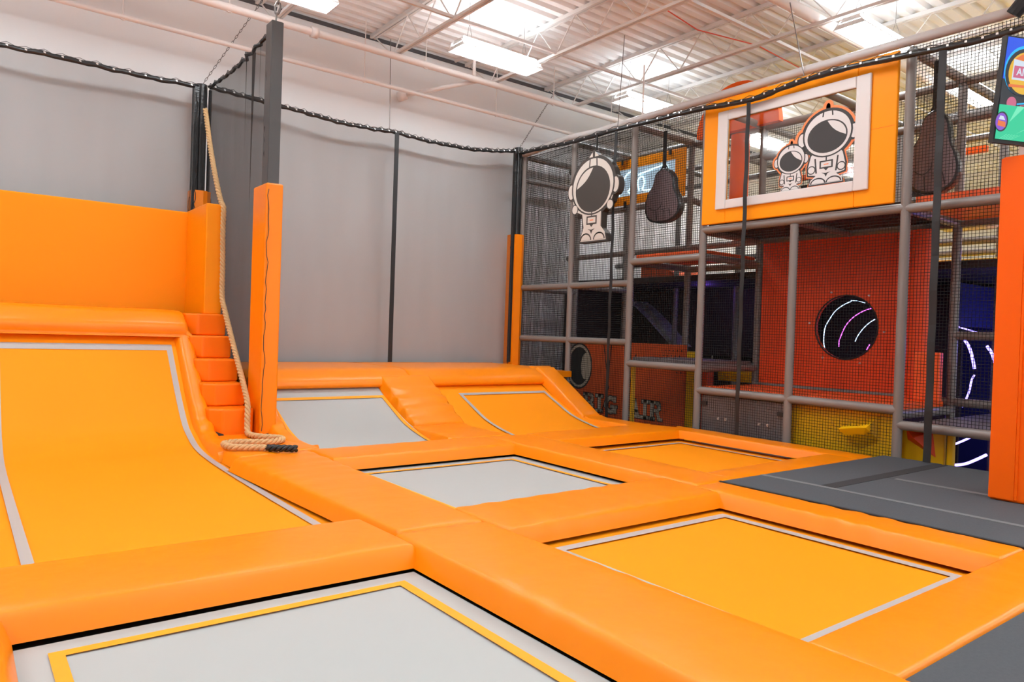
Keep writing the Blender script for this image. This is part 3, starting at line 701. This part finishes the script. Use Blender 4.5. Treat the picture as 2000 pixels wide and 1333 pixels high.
plate('low_red_wall', 'reddk', 9.1, 9.2, 3.66, 3.95, .56, 1.14, 'bright red-orange low block beside the padded red post', 'panel')
# amber panel with window
ap = empty('window_board', 'big amber panel with white framed window and astronaut stickers', 'panel')
def framep(x0, x1, y0, y1, z0, z1, a, b, c, d):
    mb = MB(); mb.box(x0, x1, y0, a, z0, z1); mb.box(x0, x1, b, y1, z0, z1); mb.box(x0, x1, a, b, z0, c); mb.box(x0, x1, a, b, d, z1); return mb
AX = XP-.06
bevel(framep(AX-.02, AX+.03, 3.80, 6.38, 2.77, 4.44, 4.25, 6.0, 3.06, 4.14).build('panel_sheet', 'amber', ap), .012)
bevel(framep(AX-.055, AX-.02, 4.08, 6.14, 2.95, 4.26, 4.25, 5.98, 3.07, 4.13).build('window_frame', 'white', ap), .012)
MB().box(AX-.006, AX-.002, 4.25, 6.0, 3.06, 4.14).build('window_pane', 'clear', ap)
for z in (3.62,): MB().box(AX-.0215, AX-.0195, 3.82, 4.07, z, z+.004).build('seam', 'padred', ap)

# astronaut figures ----------------------------------------------------
def figure(root, ox, cy, z0, s, th, outline=None, flip=1, lean=0, mW='figw', mB='figb', pose=0, sy=1.0):
    """flat cut-out figure in a plane X = ox, facing -X. (a,b): a to the photo's right, b up; s = total height"""
    def pt(a, b, off): return Vector((ox-off, cy-a*s*sy, z0+b*s))
    def poly(pts, off, t, name, m, par=None): return MB().prism([pt(a, b, off) for a, b in pts], (-t, 0, 0)).build(name, m, par or root)
    def circ(cx, cz, rx, rz, n=36, a0=0, a1=360): return [(cx+rx*math.cos(math.radians(a0+(a1-a0)*i/(n if a1-a0 == 360 else n-1))), cz+rz*math.sin(math.radians(a0+(a1-a0)*i/(n if a1-a0 == 360 else n-1)))) for i in range(n)]
    body = [(-.18, .01), (.24, .01), (.22, .10), (.15, .17), (.15, .36), (.30, .42), (.33, .50), (-.33, .50), (-.30, .38), (-.16, .33), (-.13, .17), (-.16, .10)] if pose == 0 else \
           [(-.21, .01), (.21, .01), (.20, .06), (.13, .12), (.23, .14), (.24, .22), (.20, .38), (.12, .45), (-.12, .45), (-.20, .38), (-.24, .22), (-.23, .14), (-.13, .12), (-.20, .06)]
    def grow(p, g):
        c = (sum(a for a, b in p)/len(p), sum(b for a, b in p)/len(p)); return [(a+g*(1 if a > c[0] else -1), b+g*(1 if b > c[1] else -1)) for a, b in p]
    hr = .335 if pose == 0 else .30; hz = .645 if pose == 0 else .64
    hx = hr*1.06
    if outline:
        g = .03
        poly(circ(0, hz, hx+g+.02, hr+g+.02), -.001-0, .001, 'outline', outline); poly(grow(body, g), 0, .0011, 'outline', outline)
        poly(circ(-hx, hz-.02, .08+g, .11+g), 0, .0012, 'outline', outline); poly(circ(hx, hz-.02, .08+g, .11+g), 0, .0012, 'outline', outline)
        poly(circ(0, hz+hr+.045, .035+g, .05+g), 0, .0013, 'outline', outline)
        base = .002
    else: base = 0
    T = th
    poly(circ(0, hz, hx+.02, hr+.02), base, T, 'body_core', mB); poly(grow(body, .018), base, T-.0003, 'body_core', mB)
    poly(circ(-hx, hz-.03, .075, .11), base, T-.0006, 'body_core', mB); poly(circ(hx, hz-.03, .075, .11), base, T-.0008, 'body_core', mB)
    poly(circ(0, hz+hr+.035, .028, .05), base, T-.001, 'antenna', mB)
    f = base+T
    if pose == 0: poly([(-.09, hz+hr-.01), (0, hz+hr+.08), (.09, hz+hr-.01)], base, T-.0012, 'body_core', mB); poly([(-.075, hz+hr-.0), (-.02, hz+hr+.055), (-.015, hz+hr)], f, .001, 'face', mW); poly([(.02, hz+hr+.0), (.02, hz+hr+.06), (.085, hz+hr-.0)], f, .001, 'face', mW)
    poly(circ(-hx-.01, hz-.03, .05, .085), f, .001, 'face', mW); poly(circ(hx+.01, hz-.03, .05, .085), f, .001, 'face', mW)
    poly(circ(0, hz, hx, hr), f+.001, .0008, 'face', mB); poly(circ(0, hz, hx-.022, hr-.018), f+.002, .001, 'face', mW)
    poly(body, f, .001, 'face', mW)
    # arms, hands
    sg = flip
    for q in (-1, 1):
        if pose == 0:
            poly(circ(q*.29, .40, .058, .062), f+.001, .0008, 'face', mB); poly(circ(q*.29, .40, .045, .05), f+.002, .0008, 'face', mW)
            poly([(q*.06, .08), (q*.10, .03), (q*.20, .03), (q*.17, .09), (q*.12, .11)] if q > 0 else [(q*.06, .08), (q*.12, .11), (q*.17, .09), (q*.17, .03), (q*.08, .03)], f+.001, .0008, 'face', mW)
            sh = circ(q*.11+.02, .02, .095, .085, 14, 0, 180); poly(sh, f+.001, .0008, 'face', mB); poly(circ(q*.11+.02, .022, .078, .066, 14, 0, 180), f+.002, .0008, 'face', mW)
        else:
            poly(circ(q*.19, .20, .055, .055), f+.001, .0008, 'face', mB); poly(circ(q*.19, .20, .042, .042), f+.002, .0008, 'face', mW)
            poly([(q*.115, .15), (q*.135, .15), (q*.155, .34), (q*.135, .34)][::(1 if q > 0 else -1)], f+.001, .0008, 'face', mB)
            poly(circ(q*.10, .015, .10, .075, 14, 0, 180), f+.001, .0008, 'face', mB); poly(circ(q*.10, .018, .082, .055, 14, 0, 180), f+.002, .0008, 'face', mW)
    # chest box, crotch
    poly([(-.085, .20), (.085, .20), (.085, .30), (-.085, .30)], f+.001, .0008, 'face', mB); poly([(-.065, .218), (.065, .218), (.065, .282), (-.065, .282)], f+.002, .0008, 'face', mW)
    poly([(-.03, .244), (.03, .244), (.03, .256), (-.03, .256)], f+.003, .0008, 'chest_mark', 'stripe')
    poly([(-.008, .30), (.008, .30), (.008, .36), (-.008, .36)], f+.003, .0008, 'face', mB); poly([(-.03, .20), (.03, .20), (0, .17)], f+.001, .0008, 'face', mB)
    poly([(-.06, .15), (-.02, .13), (0, .09), (.02, .13), (.06, .15), (0, .14)], f+.001, .0008, 'face', mB)
    # helmet seam lines and visor
    for q in (-1, 1): poly([(q*.062-.009, hz+.22), (q*.062+.009, hz+.22), (q*.055+.009, hz+hr-.012), (q*.055-.009, hz+hr-.012)], f+.0025, .001, 'face', mB)
    vx, vz = (.0, hz-.035)
    rx, rz = (hx*.80, hr*.80) if pose == 0 else (hx*.80, hr*.70)
    poly(circ(vx, vz, rx, rz), f+.003, .001, 'visor', mB)
    # highlight crescent
    out = []; 
    c0 = (vx-sg*rx*.95, vz+rz*.95); rr = .88*rx
    hl = []
    for i in range(60):
        a = 2*pi*i/60; p = (vx+.93*rx*math.cos(a), vz+.92*rz*math.sin(a))
        if math.hypot((p[0]-c0[0])/1.15, p[1]-c0[1]) < rr: hl.append((math.atan2(p[1]-vz, p[0]-vx), p))
    if sg > 0: hl = [((a if a > 0 else a+2*pi), p) for a, p in hl]
    hl.sort(); arcp = [p for a, p in hl]
    if len(arcp) > 3:
        A, B = arcp[-1], arcp[0]; back = []
        for i in range(1, 10):
            t = i/10; mx, mz = A[0]+(B[0]-A[0])*t, A[1]+(B[1]-A[1])*t
            bul = .12*math.sin(pi*t)*rx; dx, dz = (vx-c0[0]), (vz-c0[1]); l = math.hypot(dx, dz); back.append((mx+dx/l*bul, mz+dz/l*bul))
        poly(arcp+back, f+.0045, .0008, 'highlight', mW)
e = empty('hanging_astronaut', 'large cream and black astronaut shaped bag hanging in front of the net', 'punch bag', 'hanging bags')
figure(e, 8.02, 8.34, 2.68, 1.36, .11, flip=1, pose=0)
MB().tube([(7.97, 8.34, 4.0), (7.97, 8.34, 4.4)], .012, 6).build('strap', 'strap', e)
e = empty('sticker', 'larger astronaut sticker with orange outline on the amber panel window', 'sticker', 'window stickers')
figure(e, AX-.008, 4.60, 3.09, .93, .001, outline='stripe', flip=-1, pose=1, mW='stw', mB='stb', sy=1.05)
e = empty('sticker', 'smaller astronaut sticker with orange outline on the amber panel window', 'sticker', 'window stickers')
figure(e, AX-.008, 5.06, 3.07, .60, .001, outline='stripe', flip=-1, pose=1, mW='stw', mB='stb')

# foot / hand shaped bags
def hand_bag(x, cy, zb, h, label, w=1.0, strap_top=4.38):
    e = empty('hanging_bag', label, 'punch bag', 'hanging bags')
    out = [(-.02, 1.0), (-.13, .96), (-.20, .88), (-.24, .72), (-.35, .58), (-.41, .40), (-.40, .20), (-.30, .06), (-.08, .0), (.16, .01), (.36, .10), (.43, .26), (.38, .44), (.29, .60), (.25, .82), (.15, .95), (.05, 1.0)]
    sp = spline(out+[out[0]], 4)[:-1]
    def pp(a, b, xo): return (xo, cy-a*h*w, zb+b*h)
    o = MB().prism([pp(a, b, x) for a, b in sp], (.12, 0, 0)).build('bag_body', 'blackv', e); bevel(o, .02, 3)
    inn = [(a*.90, .5+(b-.5)*.93) for a, b in sp]
    MB().prism([pp(a, b, x-.004) for a, b in inn], (.004, 0, 0)).build('face_panel', 'bag', e)
    for L in ([(-.30, .30), (-.15, .24), (-.02, .30), (0, .38)], [(-.10, .05), (-.12, .22)], [(.08, .05), (.06, .22), (.0, .24)], [(.22, .10), (.18, .24)]):
        MB().tube([pp(a, b, x-.006) for a, b in spline(L, 4)], .006, 5).build('stitching', 'blackv', e)
    MB().box(x+.03, x+.045, cy-.03, cy+.03, zb+h*.97, strap_top).build('strap', 'strap', e)
    MB().tube([pp(-.1, .96, x+.04), pp(0, 1.12, x+.04), pp(.1, .96, x+.04)], .012, 6).build('strap_loop', 'strap', e)
hand_bag(8.55, 7.48, 2.97, .83, 'mauve-grey foot shaped bag hanging behind the net beside the astronaut')
hand_bag(8.55, 3.60, 2.90, .93, 'mauve-grey foot shaped bag hanging behind the net on the far right', w=.68)

# sign with backlit window
ns = empty('backlit_sign', 'orange sign board with a glowing pale blue window behind the net', 'sign')
bevel(framep(XB-.08, XB-.05, 7.80, 10.35, 3.56, 4.36, 8.02, 9.7, 3.72, 4.20).build('board', 'amber', ns), .01)
MB().box(XB-.055, XB-.045, 8.02, 9.7, 3.72, 4.20).build('glowing_window', 'neon', ns)
def nl(pts, m='neonw', r=.012):
    MB().tube([(XB-.07, y, z) for y, z in spline(pts, 5)], r, 6).build('neon_line', m, ns)
nl([(9.62, 3.74), (9.52, 4.02), (9.40, 3.76)]); nl([(9.30, 3.74), (9.22, 4.0), (9.05, 4.14), (8.92, 4.06), (8.95, 3.9), (9.08, 3.80), (9.0, 3.74)])
nl([(8.82, 3.78), (8.86, 3.95), (8.76, 4.02), (8.70, 3.9), (8.74, 3.78), (8.55, 3.76)]); nl([(8.85, 4.06), (8.45, 4.12), (8.22, 4.14), (8.20, 4.0), (8.28, 3.98)])
for y in (8.1, 9.2, 10.2): plate('tab', 'black', XB-.10, XB-.08, y, y+.05, 4.28, 4.38, None, None, ns); plate('tab', 'black', XB-.10, XB-.08, y-.1, y-.05, 3.50, 3.62, None, None, ns)

# mural with lettering
mu = empty('mural_board', 'dark orange mural board with cream BIG AIR lettering low in the frame', 'sign')
bevel(MB().box(XB-.07, XB-.04, 7.66, 10.32, -.6, 1.10).build('board', 'mural', mu), .01)
def slab(letter, y0, zb, h, wd):
    """slab-serif letter, drawn from strokes; y0 left edge (photo), grows towards -Y"""
    t = .30; s = []
    def R_(a, b, c, d): s.append([(a, b), (c, b), (c, d), (a, d)])
    if letter in 'BR':
        R_(.02, 0, .46, .14); R_(.02, .86, .6, 1); R_(.12, 0, .38, 1); R_(.3, .44, .68, .58)
        s.append([(.55, .86), (.86, .80), (.90, .60), (.66, .44), (.66, .60), (.68, .74), (.55, .86)][:6])
        s.append([(.5, 1), (.78, .98), (.90, .80), (.66, .74)])
        if letter == 'B': R_(.3, 0, .7, .14); s.append([(.62, .58), (.92, .40), (.92, .14), (.7, 0), (.62, .14), (.68, .28), (.62, .44)])
        else: s.append([(.5, .5), (.74, .5), (.86, .14), (1.04, .14), (1.04, 0), (.72, 0)])
    elif letter == 'I': R_(.1, 0, .9, .15); R_(.1, .85, .9, 1); R_(.34, 0, .66, 1)
    elif letter == 'G':
        for i in range(14):
            a, b = math.radians(50+i*19), math.radians(50+(i+1)*19)
            s.append([(.5+.48*math.cos(a), .5+.5*math.sin(a)), (.5+.48*math.cos(b), .5+.5*math.sin(b)), (.5+.22*math.cos(b), .5+.28*math.sin(b)), (.5+.22*math.cos(a), .5+.28*math.sin(a))])
        R_(.52, .34, 1.02, .48); R_(.72, .04, .96, .40); R_(.72, .66, .92, .98)
    elif letter == 'A':
        s.append([(.10, .1), (.34, .1), (.60, 1), (.38, 1)]); s.append([(.60, .1), (.88, .1), (.62, 1), (.40, 1)]); R_(.25, .28, .75, .42); R_(-.02, 0, .42, .14); R_(.54, 0, 1.0, .14)
    return [[(y0-a*wd, zb+b*h) for a, b in q] for q in s]
def lettering():
    a = MB(); b = MB()
    yy = {'B': 10.05, 'I': 9.74, 'G': 9.49, 'A': 8.90, 'I2': 8.60, 'R': 8.41}
    for k, L, wd in (('B', 'B', .31), ('I', 'I', .24), ('G', 'G', .32), ('A', 'A', .31), ('I2', 'I', .20), ('R', 'R', .29)):
        for q in slab(L, yy[k], -.20, .32, wd):
            cy = sum(p[0] for p in q)/len(q); cz = sum(p[1] for p in q)/len(q)
            a.prism([(XB-.072, y, z) for y, z in q], (-.004, 0, 0))
            b.prism([(XB-.0705, y+.014*(1 if y > cy else -1), z+.014*(1 if z > cz else -1)) for y, z in q], (-.003, 0, 0))
    b.build('lettering_outline', 'black', mu); a.build('lettering', 'muralw', mu)
lettering()
def disc(cy, cz, ry, rz, off, m, name='picture', n=32, a0=0, a1=2*pi): MB().prism([(XB-.07-off, cy+ry*math.cos(a0+(a1-a0)*i/n), cz+rz*math.sin(a0+(a1-a0)*i/n)) for i in range(n)], (-.001, 0, 0)).build(name, m, mu)
disc(10.20, .62, .36, .44, .001, 'black'); disc(10.20, .62, .33, .41, .002, 'muralw'); disc(10.20, .62, .28, .36, .003, 'black'); disc(10.02, .62, .12, .25, .004, 'muralw')
for k in range(26):
    i, j = k % 6, k//6; disc(7.75+.085*i+.04*(j % 2), 1.0-.09*j, .016*(1-.1*i), .018*(1-.1*i), .001, 'darkv', 'dot', 8)
for (a, b, c, d) in ((9.55, 1.08, 9.40, .30), (9.35, 1.08, 9.42, .30), (9.38, .3, 9.55, -.2), (8.75, .9, 8.95, .0)): MB().tube([(XB-.075, a, b), (XB-.075, c, d)], .008, 5).build('line', 'black', mu)
plate('yellow_post_pad', 'yel', XB-.12, XB+.04, 7.44, 7.60, ZF, 1.0, 'narrow yellow padded post right of the mural', 'post')
plate('yellow_edge', 'yel', XP+.03, XP+.10, 7.655, 7.685, -.3, .76, 'thin yellow strip beside the pipe in front of the mural', 'panel', bv=.004)
plate('red_post_pad', 'redp', XB-.12, XB+.04, 7.18, 7.38, ZF, .8, 'red padded post right of the yellow post', 'post')
plate('yellow_block', 'yel', XB+.3, XB+.9, 6.0, 7.3, .55, .74, 'bright yellow block seen under the grey deck', 'panel')
# lower front panels
gp = plate('infill_board', 'greyp', XP+.02, XP+.06, 5.08, 6.34, -.3, .44, 'grey infill panel with bolts, low in the frame beside the yellow tunnel', 'panel')
for y in (6.05, 5.93, 5.42, 5.30): MB().tube([(XP, y, .14), (XP+.02, y, .14)], .016, 10).build('bolt', 'bolt', gp)
for (y, z) in ((6.28, .33), (5.12, .30)): MB().box(XP-.01, XP+.02, y-.04, y+.04, z-.025, z+.025).build('clip', 'black', gp)
ty = empty('yellow_tunnel', 'yellow plastic panel with wedge shaped knobs low behind the net', 'panel')
holed(XP+.05, XP+.10, 3.78, 4.96, -.4, .44, 4.75, -.2, .18, .5).build('sheet', 'yel', ty) if False else bevel(MB().box(XP+.12, XP+.17, 3.76, 5.04, -.4, .44).build('sheet', 'yel', ty), .01)
MB().add([(XP+.12, 4.30, .30), (XP+.12, 3.94, .42), (XP+.12, 3.94, .12), (XP+.12, 4.18, -.02), (XP-.05, 4.34, .22), (XP-.05, 4.02, .27)], [(0, 1, 5, 4), (1, 2, 5), (2, 3, 5), (3, 4, 5), (3, 0, 4)]).build('wedge_knob', 'yel', ty)
MB().tube([(XP+.115, 4.72+.3*math.cos(a*pi/18), .02+.36*math.sin(a*pi/18)) for a in range(19)], .008, 6).build('moulded_ring', 'yel', ty)
plate('yellow_board', 'yel', XP+.3, XP+.36, 3.34, 3.80, -.5, .30, 'yellow panel under the low grey deck by the pillar', 'panel')
tag(MB().tube([(XP+.30, 3.27, -.5), (XP+.30, 3.27, .28)], .04, 12).build('yellow_post', 'yel', None, auto=50), 'thin round yellow post under the low grey deck', 'post')
tag(MB().add([(XP+.30, 3.74, .28), (XP+.30, 3.46, .28), (XP+.30, 3.42, .0), (XP+.16, 3.6, .20), (XP+.30, 3.72, .16)], [(0, 1, 3), (1, 2, 3), (2, 4, 3), (4, 0, 3)]).build('orange_wedge', 'redp'), 'orange wedge knob on the yellow panel under the low deck', 'panel')
# far interior
tag(MB().grid([[(XC+a*.6, y, z) for a in (0, 1)] for y, z in spline([(10.35, 1.95), (9.9, 1.65), (9.3, 1.16), (9.15, 1.05)], 6)]).build('grey_slide', 'slide', None, smooth=True), 'grey mesh slide sloping down inside the dark bay', 'slide')
sl = MB().grid([[(XC+.1+a*1.0, y, z) for a in (0, 1)] for y, z in spline([(10.1, 2.62), (9.8, 2.66), (9.3, 2.50), (9.0, 2.30)], 6)])
sl.prism([(XC+.1, 10.1, 2.62), (XC+.1, 9.8, 2.66), (XC+.1, 9.45, 2.57), (XC+.1, 9.0, 2.30), (XC+.1, 10.1, 2.30)], (.04, 0, 0))
tag(sl.build('red_slide_hump', 'reddk'), 'red curved slide hump inside the bay above the dark section', 'slide')
tag(MB().prism([(9.30, 6.73+.73*math.cos(i*pi/24), 4.38+.73*math.sin(i*pi/24)) for i in range(25)], (.1, 0, 0)).build('orange_dome', 'padred'), 'orange half round board sticking up behind the top rail', 'panel')
tag(MB().tube([(XB-.02, 6.80, 2.8), (XB-.02, 6.80, 4.36)], .14, 18).build('padded_post', 'padred', None, auto=50), 'red-orange padded round post seen through the window', 'post')
plate('red_perforated_wall', 'reddk', XC+.0, XC+.06, 4.3, 6.0, 2.85, 3.25, 'orange-red low wall with dark holes seen through the window', 'panel')
plate('dark_red_banner', 'darkv', XC+1.0, XC+1.06, 4.8, 7.2, 3.4, 4.0, 'dark maroon board high inside the frame seen through the window', 'panel')
plate('orange_beam_pad', 'padred', XC+.8, XC+.9, 4.2, 7.4, 4.05, 4.14, 'orange padded beam high inside the frame', 'beam')
plate('orange_perforated_wall', 'reddk', XC-.1, XC-.04, 1.9, 3.5, 2.75, 3.35, 'orange-red low wall on the top level behind the right foot bag', 'panel')
plate('white_slide_block', 'slide', XC-.6, XC-.2, 3.6, 4.3, 2.75, 3.15, 'white rounded block on the top level beside the foot bag', 'panel', bv=.1)
plate('grey_wedge', 'post', XC-.8, XC-.4, 2.5, 3.1, 2.75, 2.98, 'dark soft wedge on the top level near the television', 'panel', bv=.05)
plate('blue_wall', 'navy', 12.6, 12.7, 1.0, 6.3, ZF, 2.1, 'deep blue wall of the glowing room behind the orange pillar', 'panel')
plate('blue_side_wall', 'navy', 10.9, 12.6, 4.15, 4.2, 1.5, 2.1, 'blue side panel above the light arcs', 'panel')
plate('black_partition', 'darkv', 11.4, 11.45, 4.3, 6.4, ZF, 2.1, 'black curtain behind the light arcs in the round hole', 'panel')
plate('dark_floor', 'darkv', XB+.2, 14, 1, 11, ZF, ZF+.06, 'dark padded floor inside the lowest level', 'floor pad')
# LED arcs
def led(x, pts, m, label, r=.012): 
    n = len(pts); tag(MB().tube([(x, y, z) for y, z in spline(pts, 6)], r, 6).build('light_arc', m), label, 'light strip', 'curved light strips')
led(10.8, [(5.62, 1.86), (5.75, 1.8), (5.87, 1.71), (5.96, 1.58), (6.02, 1.47), (6.04, 1.35), (6.04, 1.23), (6.02, 1.13), (5.98, 1.06)], 'led', 'pale blue light arc on the left inside the round hole', .007)
led(10.8, [(5.31, 1.75), (5.43, 1.71), (5.55, 1.64), (5.64, 1.56), (5.71, 1.46), (5.76, 1.34), (5.79, 1.25), (5.79, 1.16)], 'ledm', 'magenta light arc in the middle of the round hole', .007)
led(10.8, [(5.25, 1.59), (5.34, 1.53), (5.43, 1.44), (5.5, 1.34), (5.54, 1.25)], 'led', 'short pale light arc on the right inside the round hole', .007)
led(10.8, [(5.63, 1.87), (5.52, 1.86), (5.41, 1.83)], 'led', 'faint thin light strip at the top of the round hole', .004)
led(10.8, [(5.32, 1.21), (5.36, 1.13)], 'ledm', 'tiny violet light strip at the lower right of the round hole', .008)
led(10.5, [(4.01, 1.48), (3.81, 1.42), (3.59, 1.35), (3.4, 1.27)], 'ledb', 'upper sloping blue-white light strip behind the pillar edge', .009)
led(10.5, [(3.99, 1.39), (3.89, 1.25), (3.84, 1.12), (3.80, 0.94)], 'ledb', 'thick blue-white light arc left of the orange pillar, upper part', .02)
led(10.5, [(3.80, 0.86), (3.83, 0.78), (3.86, 0.61), (3.93, 0.43)], 'ledb', 'blue-white light arc continuing down above the low deck', .012)
led(10.5, [(3.67, 1.24), (3.61, 1.15), (3.56, 1.0)], 'ledb', 'short blue-white light arc touching the orange pillar edge', .02)
led(10.5, [(4.0, -0.07), (3.9, -0.01), (3.81, 0.05)], 'ledb', 'short blue-white light arc just under the low deck', .014)
led(10.5, [(4.01, -0.35), (3.87, -0.31), (3.75, -0.24), (3.62, -0.15)], 'ledb', 'lowest blue-white light arc near the dark mat edge', .018)
for (x, y, z, c, en) in ((11.6, 3.2, 1.2, (.12, .10, 1), 22), (10.4, 3.0, 2.4, (.3, .1, 1), 5), (10.9, 5.3, .3, (.35, .1, 1), 4), (10.6, 8.2, 2.0, (.25, .1, 1), 4)):
    ld = bpy.data.lights.new('blue_glow', 'POINT'); ld.energy = en; ld.color = c; ld.shadow_soft_size = .1
    lo = bpy.data.objects.new('blue_glow', ld); lo.location = (x, y, z); COL.objects.link(lo)

# ------------------------------------------------------------------ knotted nets of the play frame
def cordnet(label, P, U, V, pitch=.034, r=.0032, wob=.006, name='play_net'):
    """P(a,b) -> point for metric coordinates a in 0..U, b in 0..V"""
    mb = MB(); seedv = random.random()*50
    def pt(a, b):
        dx = wob*noise.noise(Vector((a*1.3, b*1.3, seedv))); dz = wob*2*noise.noise(Vector((a*.8, b*.8, seedv+9)))
        return Vector(P(min(max(a+dx, 0), U), min(max(b+dz, 0), V)))
    for (D, E, sw) in ((U, V, 0), (V, U, 1)):
        n = int(D/pitch); k = max(2, int(E/.30))
        for i in range(n+1):
            a = i*pitch; vs = []; fs = []
            for j in range(k+1):
                b = E*j/k; p = pt(a, b) if not sw else pt(b, a)
                if sw: off = [(0, 0, r), (-.87*r, 0, -.5*r), (.87*r, 0, -.5*r)]
                else: off = [(-r, 0, 0), (.5*r, .87*r, 0), (.5*r, -.87*r, 0)]
                if sw and abs(P(0, 0)[1]-P(U, 0)[1]) < .01: off = [(0, 0, r), (0, -.87*r, -.5*r), (0, .87*r, -.5*r)]
                vs += [p+Vector(o) for o in off]
            for j in range(k):
                for q in range(3): fs.append((j*3+q, j*3+(q+1) % 3, j*3+3+(q+1) % 3, j*3+3+q))
            mb.add(vs, fs)
    return tag(mb.build(name, 'wire'), label, 'net', 'black knotted play frame nets')
NX = XP
cordnet('black knotted net on the two left bays of the play frame front', lambda a, b: (NX, 10.43-a, -.3+b), 2.68, 4.76)
cordnet('black knotted net on the front bay left of the amber panel', lambda a, b: (NX, 7.73-a, -.1+b), 1.32, 4.56)
cordnet('black knotted net below the amber panel in front of the red panel', lambda a, b: (NX, 6.40-a, -.1+b), 2.70, 2.80)
cordnet('black knotted net on the front bay right of the amber panel', lambda a, b: (NX, 3.69-a, .3+b), 1.9, 4.16)
cordnet('black knotted side net next to the back wall', lambda a, b: (XP+a, 10.55, -.3+b), 1.35, 4.7)
cordnet('black knotted inner net behind the glowing sign bay', lambda a, b: (XC-.05, 10.6-a, 2.3+b), 4.1, 2.1, pitch=.04)
cordnet('black knotted inner net behind the amber panel window', lambda a, b: (XB+.02, 6.4-a, 2.8+b), 2.7, 1.6)
cordnet('black knotted roof net over the left bays of the play frame', lambda a, b: (XP+b, 10.4-a, 4.40), 2.7, 1.35, wob=.0)
# ------------------------------------------------------------------ court net hem and straps in front of the play frame
e = empty('court_net_edging', 'black padded hem with three hanging straps along the play frame front', 'net edging')
hp = [(8.03, 10.4, 4.45), (8.0, 9.8, 4.42), (8.0, 9.0, 4.38), (8.0, 8.0, 4.38), (8.0, 7.2, 4.36), (8.0, 6.4, 4.34), (8.0, 5.6, 4.28), (8.0, 5.0, 4.33), (8.0, 4.4, 4.35), (8.0, 3.7, 4.31), (8.0, 3.0, 4.26), (8.0, 2.5, 4.27), (8.0, 1.9, 4.30)]
hs = [Vector(p) for p in spline(hp, 8)]
MB().tube(hs, [.034*(.85+.3*random.random()) for _ in hs], 7).build('top_hem', 'blackv', e, smooth=True)
for i in range(1, len(hs), 2):
    p = hs[i]+Vector((-.04, 0, .005)); MB().add([p+Vector((0, -.012, -.01)), p+Vector((0, .012, -.008)), p+Vector((0, .012, .012)), p+Vector((0, -.01, .014))], [(0, 1, 2, 3)]).build('eyelet', 'bolt', e)
MB().tube([p+Vector((-.01, 0, .055 if i % 3 == 0 else .03)) for i, p in enumerate(hs)], .005, 4).build('lacing_cord', 'strap', e)
for (y, z0, z1, w_) in ((7.95, -.2, 4.37, .055), (5.60, -.02, 4.28, .055), (3.30, .01, 4.27, .075)):
    pts = []
    rows = []
    for i in range(25):
        z = z0+(z1-z0)*i/24; dx = .008*math.sin(i*1.7); rows.append([(7.985+dx, y-w_/2, z), (7.985+dx, y+w_/2, z)])
    mb = MB().grid(rows); mb.grid([[(a+.006, b, c) for a, b, c in r] for r in rows]); mb.build('hanging_strap', 'strap', e)
cl = MB(); cl.tube([(8.08, 2.62, 4.52), (8.05, 2.55, 4.70), (8.05, 2.45, 4.62)], .035, 8); cl.tube([(8.1, 2.72, 4.46), (8.1, 2.60, 4.60)], .07, 10)
tag(cl.build('rail_clamp', 'strap'), 'black strap clamp tied to the pale rail above the television', 'clamp')
# unseen yellow floor added beyond the play frame to bounce yellow upward
tag(MB().box(14.6, 23, 0, 9.5, ZF, -.4).build('yellow_bounce_floor', 'yel'), 'unseen yellow padded area added beyond the play frame to tint the ceiling', 'mat')
